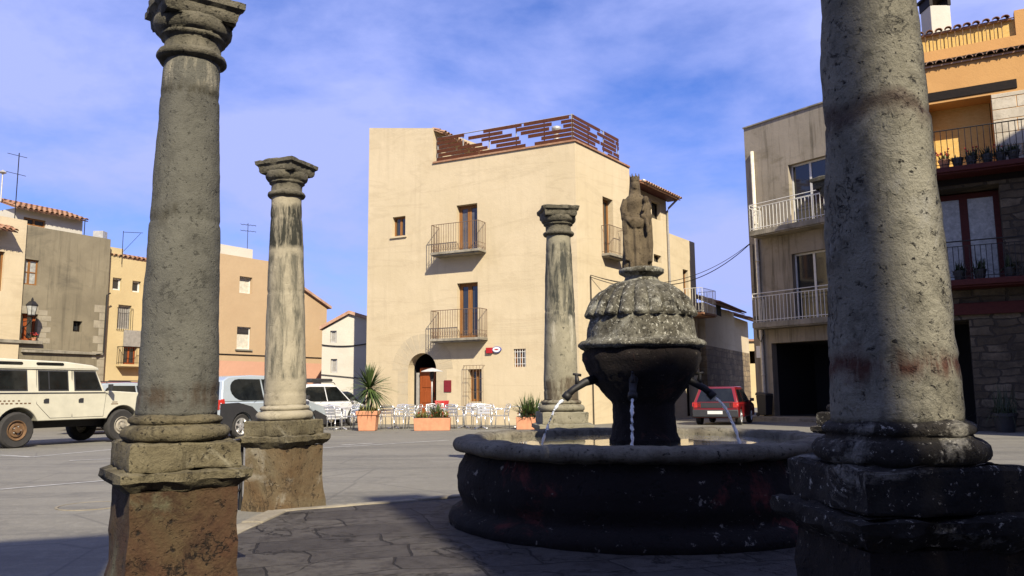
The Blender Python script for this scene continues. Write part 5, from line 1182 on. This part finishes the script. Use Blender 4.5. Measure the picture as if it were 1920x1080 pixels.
# --- cream off-road car, side on
x, y = -11.43, 20.02
c = Car('off_road_car', 'boxy cream off-road car with a rusty rear wheel, cut by the left picture edge', x, y, 25, 1.66, 1.25, .16)
wh_ = [(-1.385, .41), (1.385, .41)]
c.prism('body', low_outline(-2.3, 2.05, .60, [(2.05, 1.16), (1.98, 1.24), (.86, 1.30), (.84, 1.25), (-2.3, 1.25)], wh_, ra=.10), 'paint_cream', 0, .018)
c.prism('cabin', [(-2.3, 1.252), (.84, 1.252), (.60, 1.82), (-2.3, 1.82)], 'paint_cream', -.015, .012)
c.k = .16
rf = c.prism('roof', [(-2.36, 1.822), (.68, 1.822), (.66, 1.87), (.50, 1.93), (-.2, 2.0), (-2.0, 2.04), (-2.30, 2.0)], 'paint_cream', .02, .03)
for sd in (1, -1):
    for a, b in ((-2.25, -1.3), (-.98, -.28)):
        n = 10; P = []
        for kk in range(n + 1): t = -math.pi / 2 + math.pi * kk / n; P.append((b - .045 + .045 * math.cos(t), 1.935 + .035 * math.sin(t)))
        for kk in range(n + 1): t = math.pi / 2 + math.pi * kk / n; P.append((a + .045 + .045 * math.cos(t), 1.935 + .035 * math.sin(t)))
        c.side('roof_window', P, 'car_glass', sd, .028, .014, rf)
    for a, b, a2, b2 in ((-2.2, -1.22, -2.2, -1.22), (-.90, -.19, -.90, -.19), (.02, .72, .02, .56)):
        fr = c.side('window', [(a - .03, 1.30), (b + .03, 1.30), (b2 + .03, 1.78), (a2 - .03, 1.78)], 'plastic', sd, -.006, .01)
        c.side('pane', [(a, 1.33), (b, 1.33), (b2, 1.755), (a2, 1.755)], 'car_glass', sd, -.001, .006, fr)
        if b < .5: c.side('divider', [(a + .22, 1.33), (a + .245, 1.33), (a + .245, 1.755), (a + .22, 1.755)], 'plastic', sd, .003, .004, fr)
    c.side('belt_trim', [(-2.28, 1.235), (.84, 1.235), (.84, 1.262), (-2.28, 1.262)], 'plastic', sd, .008, .02)
    c.line([(-.97, 1.80), (-.97, 1.0), (-.62, .66), (-.07, .66), (-.07, 1.80)], sd); c.line([(-.045, 1.80), (-.045, .66), (.80, .66), (.86, 1.24)], sd)
    c.line([(-2.3, 1.815), (.66, 1.815)], sd, 'paint_cream', .018, 'gutter')
    for xx in (-.80, .10): 
        h_ = c.side('door_handle', [(xx, 1.02), (xx + .12, 1.02), (xx + .12, 1.12), (xx + .05, 1.12), (xx, 1.09)], 'plastic', sd, .02, .02)
    c.side('door_marking', [(1.02, .95), (1.22, .95), (1.22, .975), (1.02, .975)], 'hub_rust', sd, .003, .003)
    c.side('door_marking', [(1.04, 1.0), (1.20, 1.0), (1.20, 1.02), (1.04, 1.02)], 'hub_rust', sd, .003, .003)
    for kk in range(9):
        xx = -2.0 + kk * .10 + (.03 if kk > 4 else 0)
        c.side('door_marking', [(xx, 1.00), (xx + .06, 1.00), (xx + .06, 1.03), (xx, 1.03)], 'hub_rust', sd, .003, .003)
        if kk < 6: c.side('door_marking', [(xx + .05, 1.06), (xx + .10, 1.06), (xx + .10, 1.09), (xx + .05, 1.09)], 'hub_rust', sd, .003, .003)
    for (xw, r_), hb_ in zip(wh_, ('hub_rust', 'hub_cream')): make_wheel(c.t, xw, sd * (.83 - .11), r_, .21, sd, hb_, 0, .55)
    MB().tube([(.80, sd * .84, 1.28), (.86, sd * .98, 1.32)], .01, 5).build('mirror_arm', 'iron', c.t)
    MB().box(.82, .87, sd * 1.0 - .07, sd * 1.0 + .07, 1.30, 1.46).build('mirror', 'plastic', c.t, bev=.01)
c.cross('windscreen', (.84, 1.26), (.60, 1.80), 'car_glass', .08, -.002)
c.prism('bumper', [(2.06, .62), (2.18, .62), (2.18, .74), (2.06, .74)], 'zinc', -.02, .01)
mb = MB(); mb.box(-2.1, 1.95, -.45, .45, .42, .62); mb.tube([(-1.385, -.7, .41), (-1.385, .7, .41)], .06, 8); mb.tube([(1.385, -.7, .41), (1.385, .7, .41)], .06, 8); mb.build('chassis', 'iron', c.t)
for sd in (-.5, .5): MB().lathe([(.0, 2.04), (.1, 2.04), (.1, 2.06), (0, 2.065)], 16).build('headlight', 'lamp_white', c.t).matrix_local = Matrix.Translation((0, sd, .98)) @ Matrix.Rotation(R(90), 4, 'Y')

def hatch(name, label, x, y, az, paint, L=3.9, H=1.4, wd=1.62, r=.29, cladding=None, style='hatch', rails=False, grp=None, hub='alu', sp=5):
    c = Car(name, label, x, y, az, wd, H * .58, .30, grp); a = -L / 2; b = L / 2; bz = H * .58; whs = [(a + L * .18, r), (b - L * .205, r)]
    if style == 'mpv':
        top = [(b, .62), (b - .10, .80), (b - .75, .98), (b - .95, bz), (a + .03, bz), (a, .9)]; gh_ = [(a + .04, bz + .001), (b - .97, bz + .001), (b - 1.65, H - .10), (b - 2.0, H - .015), (a + 1.3, H), (a + .45, H - .05), (a + .22, H - .16)]
    else:
        top = [(b, .55), (b - .08, .70), (b - .9, .86), (b - 1.0, bz), (a + .06, bz), (a, .75)]; gh_ = [(a + .07, bz + .001), (b - 1.02, bz + .001), (b - 1.62, H - .06), (b - 1.85, H), (a + .75, H), (a + .42, H - .04)]
    c.prism('body', low_outline(a, b, .26, top, whs, ra=.06), paint, 0, .045)
    cab = c.prism('cabin', gh_, paint, -.01, .03)
    sc = lambda p, f: p
    gx0, gx1 = gh_[0][0], gh_[1][0]
    for sd in (1, -1):
        zt, zb0 = H - .11, bz + .03
        if style == 'mpv':
            P1 = []; 
            xa_, xb_ = a + .42, a + 1.62
            for kk in range(9): t = math.pi / 2 + math.pi * kk / 8 * 1.0; P1.append((xa_ + .38 + .38 * math.cos(t), (zt + zb0) / 2 + (zt - zb0) / 2 * math.sin(t)))
            c.side('window', P1 + [(xb_, zb0), (xb_, zt)], 'car_glass', sd, -.004, .01)
            c.side('window', [(xb_ + .06, zb0), (b - 1.12, zb0), (b - 1.72, zt), (xb_ + .06, zt)], 'car_glass', sd, -.004, .01)
            c.line([(xb_ + .03, zt), (xb_ + .03, .4)], sd); c.line([(xa_ + .9, zb0), (xa_ + .55, .8), (xa_ + .75, .5), (xb_, .42)], sd)
        else:
            c.side('window', [(gx0 + .18, zb0), (gx0 + 1.05, zb0), (gx0 + 1.05, zt), (gx0 + .46, zt)], 'car_glass', sd, -.004, .01)
            c.side('window', [(gx0 + 1.12, zb0), (gx1 - .12, zb0), (gx1 - .60, zt), (gx0 + 1.12, zt)], 'car_glass', sd, -.004, .01)
            c.line([(gx0 + 1.08, zt), (gx0 + 1.08, .35)], sd); c.line([(gx1 - .06, bz), (gx1 - .02, .35)], sd)
        c.side('door_handle', [(a + L * .40, bz - .09), (a + L * .40 + .14, bz - .09), (a + L * .40 + .14, bz - .055), (a + L * .40, bz - .055)], paint, sd, .02, .02)
        if cladding:
            o = low_outline(a - .01, b + .01, .25, [(b + .01, .50), (b - .55, .50 + r * .6), (b - .8, .58), (a + 1.65, .50), (a + 1.15, .86), (a + .62, .98), (a - .01, .96)], whs, ra=.05)
            c.side('cladding', o, 'plastic', sd, .016, .03)
        for (xw, r_) in whs: make_wheel(c.t, xw, sd * (c.w - .10), r_, .19, sd, hub, sp, .66)
        c.side('tail_light', [(a + .0, .82), (a + .16, .82), (a + .13, 1.08), (a + .06, 1.08)] if style == 'mpv' else [(a + .0, .66), (a + .10, .66), (a + .10, .80), (a + .02, .80)], 'lamp_red', sd, .012, .05)
        y0, y1 = sorted((sd * (c.w - .30), sd * (c.w - .04)))
        MB().box(a - .02, a + .05, y0, y1, .62 if style != 'mpv' else .80, .80 if style != 'mpv' else 1.06).build('tail_light', 'lamp_red', c.t, bev=.01)
        MB().box(b - .12, b + .006, y0, y1, .54, .66).build('headlight', 'lamp_white', c.t, bev=.02)
        MB().box(gx1 - .12, gx1, sd * (c.w + .08) - .07, sd * (c.w + .08) + .07, bz + .02, bz + .14).build('mirror', 'plastic', c.t, bev=.02)
        if rails: MB().tube([(gx0 + .5, sd * (c.w - .2), H - .01), (gx0 + .6, sd * (c.w - .2), H + .05), (gx1 - .9, sd * (c.w - .2), H + .05), (gx1 - .8, sd * (c.w - .2), H - .02)], .015, 6).build('roof_rail', 'plastic', c.t)
    c.cross('windscreen', gh_[1], gh_[2], 'car_glass', .09, .003)
    c.cross('rear_window', gh_[0], gh_[-1], 'car_glass', .12, .004)
    c.prism('rear_bumper', [(a - .07, .30), (a + .02, .28), (a + .02, .56), (a - .07, .54)], 'plastic', .0, .02)
    c.prism('front_bumper', [(b - .02, .26), (b + .06, .28), (b + .06, .50), (b - .02, .52)], 'plastic', -.02, .02)
    MB().box(a - .078, a - .066, -.26, .26, .40, .51).build('number_plate', 'plate', c.t)
    return c
# silver and black family car
def centre(px, Y, az, dx, w=.82): X = from_px(px, Y); return X + math.sin(R(az)) * dx - math.cos(R(az)) * w, Y + math.cos(R(az)) * dx + math.sin(R(az)) * w
x, y = centre(410, 21.3, 25, 2.2)
hatch('parked_car', 'pale silver and black people carrier parked between the two left columns', x, y, 25, 'paint_silver', 4.4, 1.73, 1.76, .34, True, 'mpv')
x, y = centre(583, 29.5, 25, 1.3)
c = hatch('parked_car', 'white car with a roof box just right of the pale left column', x, y, 25, 'paint_white', 4.1, 1.62, 1.7, .30, None, 'mpv', rails=True)
MB().box(-.9, .4, -.45, .45, 1.70, 1.82).build('roof_box', 'plastic', c.t, bev=.04)
x, y = centre(622, 33.0, 25, 1.2)
hatch('parked_car', 'small dark car parked beyond the white car with the roof box', x, y, 25, 'paint_dark', 3.9, 1.36, 1.62, .29)
x, y = centre(185, 25.5, 25, 2.0)
hatch('parked_car', 'dark windowed silver roofed car with red rear edge behind the off-road car', x, y, 25, 'paint_silver', 4.4, 1.66, 1.72, .31, None, 'mpv', rails=True)
x, y = centre(176, 29.0, 25, 2.0)
hatch('parked_car', 'red car mostly hidden behind the off-road car and the silver roofed car', x, y, 25, 'paint_red', 4.2, 1.78, 1.70, .31, None, 'mpv')
x, y = centre(1337, 28.3, 25, 1.9, 0)
c = hatch('parked_car', 'faded red hatchback seen from behind in the mouth of the alley', x, y, 25, 'paint_red', 3.7, 1.36, 1.58, .28)
MB().box(-1.87, -1.845, -.62, .62, .62, .80).build('rear_panel', 'plastic', c.t)

# ================================================================== TERRACE IN FRONT OF THE TOWN HOUSE
def make_chair():
    t = thing('terrace_chair', '', 'chair', (0, 0, 0), 0, 'aluminium chairs of the cafe terrace')
    for sx in (-1, 1):
        MB().tube([(sx * .25, -.24, 0), (sx * .25, -.21, .42), (sx * .26, -.20, .64)], .013, 6).build('leg', 'alu', t, True)
        MB().tube([(sx * .24, .27, 0), (sx * .23, .22, .42)], .013, 6).build('leg', 'alu', t, True)
        MB().tube([(sx * .26, -.20, .64), (sx * .27, .0, .665), (sx * .25, .24, .66)], .015, 6).build('armrest', 'alu', t, True)
        MB().tube([(sx * .23, .22, .42), (sx * .225, .27, .66), (sx * .22, .32, .80)], .013, 6).build('back_post', 'alu', t, True)
    mb = MB()
    for k in range(6): mb.box(-.235, .235, -.22 + k * .073, -.22 + k * .073 + .055, .43, .445)
    for sx in (-.2, .2): mb.box(sx - .012, sx + .012, -.22, .21, .415, .4299)
    mb.build('seat', 'alu', t)
    mb = MB()
    for k in range(3): z = .52 + k * .10; mb.box(-.22, .22, .238 + k * .026, .252 + k * .026, z, z + .065)
    for sx in (-.215, .215): mb.tube([(sx, .24, .50), (sx, .31, .80)], .010, 5)
    mb.tube([(-.22, .32, .80), (0, .335, .83), (.22, .32, .80)], .013, 6)
    mb.build('backrest', 'alu', t, 'auto'); return t
def make_table():
    t = thing('terrace_table', '', 'table', (0, 0, 0), 0, 'round aluminium tables of the cafe terrace')
    MB().lathe([(0.01, .715), (.34, .715), (.35, .722), (.35, .738), (.34, .742), (0.01, .742)], 32).build('table_top', 'alu', t, 'auto')
    MB().tube([(0, 0, .03), (0, 0, .715)], .03, 10).build('pedestal', 'alu', t, True)
    for k in range(4): a = R(45 + 90 * k); MB().tube([(0, 0, .08), (.30 * math.cos(a), .30 * math.sin(a), .015)], .018, 6).build('foot', 'alu', t, True)
    return t
ch0, tb0 = make_chair(), make_table()
tabs = [(640, 27.8, 'the white hatch', 'leftmost table of the terrace, near the parked white car'), (738, 28.2, '', 'table just right of the spiky palm pot'), (806, 28.6, '', 'table behind the long planter in front of the arched door'), (868, 28.0, '', 'table in front of the barred lower window'), (900, 27.2, '', 'table right of the barred lower window'), (972, 28.0, '', 'table behind the right-hand planter')]
tpos = []
for i, (px, Y, _, lb) in enumerate(tabs):
    o = tb0 if i == 0 else copy_tree(tb0); x = from_px(px, Y); o.location = (x, Y, gz(x, Y)); o['label'] = 'round aluminium ' + lb; tpos.append((x, Y))
seats = [(0, 200, 'facing away at the far left end of the terrace'), (0, 330, 'turned to the parked white car at the left table'), (0, 90, 'right of the leftmost table'), (0, 20, 'behind the leftmost table'),
 (1, 185, 'immediately right of the spiky palm pot'), (1, 270, 'left of the second table, partly behind the palm pot'), (1, 100, 'right of the second table from the left'), (1, 10, 'behind the second table from the left'), (1, 140, 'front right of the second table from the left'),
 (2, 250, 'left end of the long planter'), (2, 110, 'beside the right end of the long planter, under the red stand'), (2, 0, 'between the long planter and the arched door'), 
 (3, 200, 'front of the table before the barred window, turned left'), (3, 290, 'left of the table before the barred window'), (3, 20, 'behind the table before the barred window'),
 (4, 175, 'nearest the viewer, right of the long planter'), (4, 80, 'standing alone at the right end of the middle row'), (4, 350, 'against the wall right of the barred window'),
 (5, 265, 'left of the right-hand planter'), (5, 60, 'hidden behind the right-hand planter')]
for i, (k, a, lb) in enumerate(seats):
    o = ch0 if i == 0 else copy_tree(ch0); x, y = tpos[k]; rr_ = .62 + .05 * random.random(); dx, dy = math.sin(R(a)) * rr_, math.cos(R(a)) * rr_
    x += dx; y += dy; o.location = (x, y, gz(x, y)); o.rotation_euler.z = R(-a + random.uniform(-12, 12)); o['label'] = 'slatted aluminium armchair ' + lb

# palm in a square terracotta pot
def blades(mb, c, n, ln, wd, rnd, e0, e1, droop, seg=6):
    for _ in range(n):
        a = rnd.uniform(0, 2 * math.pi); e = rnd.uniform(e0, e1); L_ = ln * rnd.uniform(.75, 1.1)
        d = Vector((math.cos(a) * math.cos(e), math.sin(a) * math.cos(e), math.sin(e))); s_ = Vector((-math.sin(a), math.cos(a), 0)); o = Vector(c) + d * .03
        P = []
        for k in range(seg + 1):
            t = k / seg; p = o + d * (L_ * t) + Vector((0, 0, -droop * L_ * t * t * (.4 + max(0, math.cos(e))))); wv = s_ * wd * (math.sin(math.pi * min(1, .25 + t * .75)) + .02); P += [p - wv, p + Vector((0, 0, wd * .25)), p + wv]
        mb.add(P, [q for k in range(seg) for q in ((3 * k, 3 * k + 1, 3 * k + 4, 3 * k + 3), (3 * k + 1, 3 * k + 2, 3 * k + 5, 3 * k + 4))])
Y = 26.6; x = from_px(689, Y); zg = gz(x, Y); rn = random.Random(4)
t = palm_ = thing('palm_pot', 'spiky yucca palm in a square terracotta pot at the left of the cafe terrace', 'potted plant', (x, Y, zg))
MB().hexa([(-.24, -.24, 0), (.24, -.24, 0), (.24, .24, 0), (-.24, .24, 0), (-.29, -.29, .56), (.29, -.29, .56), (.29, .29, .56), (-.29, .29, .56)]).build('pot', 'terracotta', t, bev=.02)
MB().hexa([(-.31, -.31, .44), (.31, -.31, .44), (.31, .31, .44), (-.31, .31, .44), (-.32, -.32, .565), (.32, -.32, .565), (.32, .32, .565), (-.32, .32, .565)]).build('pot_rim', 'terracotta', t, bev=.02)
mb = MB(); mb.tube([(.0, 0, .5), (-.02, 0, .8), (.04, .0, 1.22)], [.045, .04, .04], 8); mb.tube([(.06, .03, .5), (.10, .0, .8), (.08, .0, 1.05)], [.035, .03, .03], 8); mb.build('trunk', 'stem', t, True)
mb = MB(); blades(mb, (.03, 0, 1.22), 170, .78, .021, rn, R(-55), R(88), .16); blades(mb, (.08, 0, 1.1), 50, .6, .02, rn, R(-50), R(40), .2); mb.build('leaves', 'leaf', t)
mb = MB(); leaves(mb, (0, 0, .56), 220, .22, .02, .25, rn, .1, 1.0); mb.build('undergrowth', 'leaf_yellow', t); palm_.scale = (1.12, 1.12, 1.14)
def trough(px0, px1, Y, label, seed, hgt, kind):
    xa, xb = from_px(px0, Y), from_px(px1, Y); x = (xa + xb) / 2; w2 = (xb - xa) / 2; rn = random.Random(seed)
    t = thing('planter', label, 'planter', (x, Y, gz(x, Y)), 0)
    mb = MB(); mb.hexa([(-w2 * .97, -.18, 0), (w2 * .97, -.18, 0), (w2 * .97, .18, 0), (-w2 * .97, .18, 0), (-w2, -.21, .40), (w2, -.21, .40), (w2, .21, .40), (-w2, .21, .40)]); mb.build('box', 'terracotta', t, bev=.015)
    MB().box(-w2 + .03, w2 - .03, -.18, .18, .401, .42).build('soil', 'soil', t)
    mb = MB()
    if kind == 'low':
        for k in range(5): xx = -w2 + .15 + k * (2 * w2 - .3) / 4; leaves(mb, (xx, 0, .40), 60, .30 if k not in (3,) else .5, .016, .08, rn, .3, .5)
        mb.build('foliage', 'leaf_yellow', t); mb = MB(); blades(mb, (w2 * .25, 0, .4), 26, .55, .02, rn, R(40), R(88), .1); mb.build('foliage', 'leaf', t)
    else:
        for xx in (-w2 * .35, w2 * .1, w2 * .5): blades(mb, (xx, 0, .4), 46, hgt, .018, rn, R(38), R(88), .22)
        mb.build('foliage', 'leaf', t); mb = MB(); leaves(mb, (0, 0, .4), 160, .24, .02, w2 * .6, rn, .2, .7); mb.build('foliage', 'leaf_dark', t)
    mb = MB()
    for _ in range(26):
        q = .022; c = Vector((rn.uniform(-w2 * .9, w2 * .9), rn.uniform(-.16, .1), rn.uniform(.42, .6))); mb.add([c + Vector((q, 0, 0)), c + Vector((0, q, 0)), c + Vector((-q, 0, 0)), c + Vector((0, -q, 0)), c + Vector((0, 0, q)), c + Vector((0, 0, -q))], [(0, 1, 4), (1, 2, 4), (2, 3, 4), (3, 0, 4), (1, 0, 5), (2, 1, 5), (3, 2, 5), (0, 3, 5)])
    mb.build('flowers', 'flower', t)
trough(775, 843, 26.2, 'long low terracotta planter in front of the arched door', 3, .5, 'low')
trough(965, 1013, 26.4, 'shorter terracotta planter with tall grassy leaves beside the weathered column', 9, .85, 'tall')
# patio heater by the door and red cafe stand
Y = 30.2; x = from_px(808, Y); zt = at_y(808, 694, Y).z; g = gz(x, Y)
t = thing('patio_heater', 'tall patio heater with a pale round reflector in front of the arched door', 'patio heater', (x, Y, g))
MB().lathe([(.0, .0), (.24, 0), (.24, .06), (.2, .08), (.2, .7), (.03, .74)], 20).build('base', 'zinc', t, 'auto')
MB().tube([(0, 0, .7), (0, 0, zt - g - .12)], .03, 8).build('pole', 'zinc', t, True)
MB().lathe([(.07, zt - g - .4), (.09, zt - g - .1), (.05, zt - g - .06)], 14).build('burner', 'iron', t, 'auto')
MB().lathe([(.42, zt - g - .06), (.38, zt - g - .03), (.15, zt - g + .05), (.02, zt - g + .08)], 28).build('reflector', 'old_cloth', t, 'auto')
Y = 29.2; x = from_px(827, Y); g = gz(x, Y); zt = at_y(827, 751, Y).z - g
t = thing('cafe_stand', 'bright red tray-topped stand between the door and the small dark red board', 'stand', (x, Y, g), .1)
MB().hexa([(-.20, -.15, zt - .28), (.20, -.15, zt - .28), (.20, .15, zt - .28), (-.20, .15, zt - .28), (-.27, -.2, zt), (.25, -.2, zt), (.25, .2, zt), (-.27, .2, zt)]).build('tray', 'red_sign', t, bev=.01)
MB().box(-.04, .06, -.20, -.19, zt - .16, zt - .10).build('tray_mark', 'sign_white', t)
MB().box(-.2, .2, -.13, .13, zt - .42, zt - .281).build('shelf', 'plastic', t, bev=.01)
for sx in (-.17, .17):
    for sy in (-.1, .1): MB().tube([(sx, sy, 0), (sx, sy, zt - .42)], .015, 6).build('leg', 'iron', t)
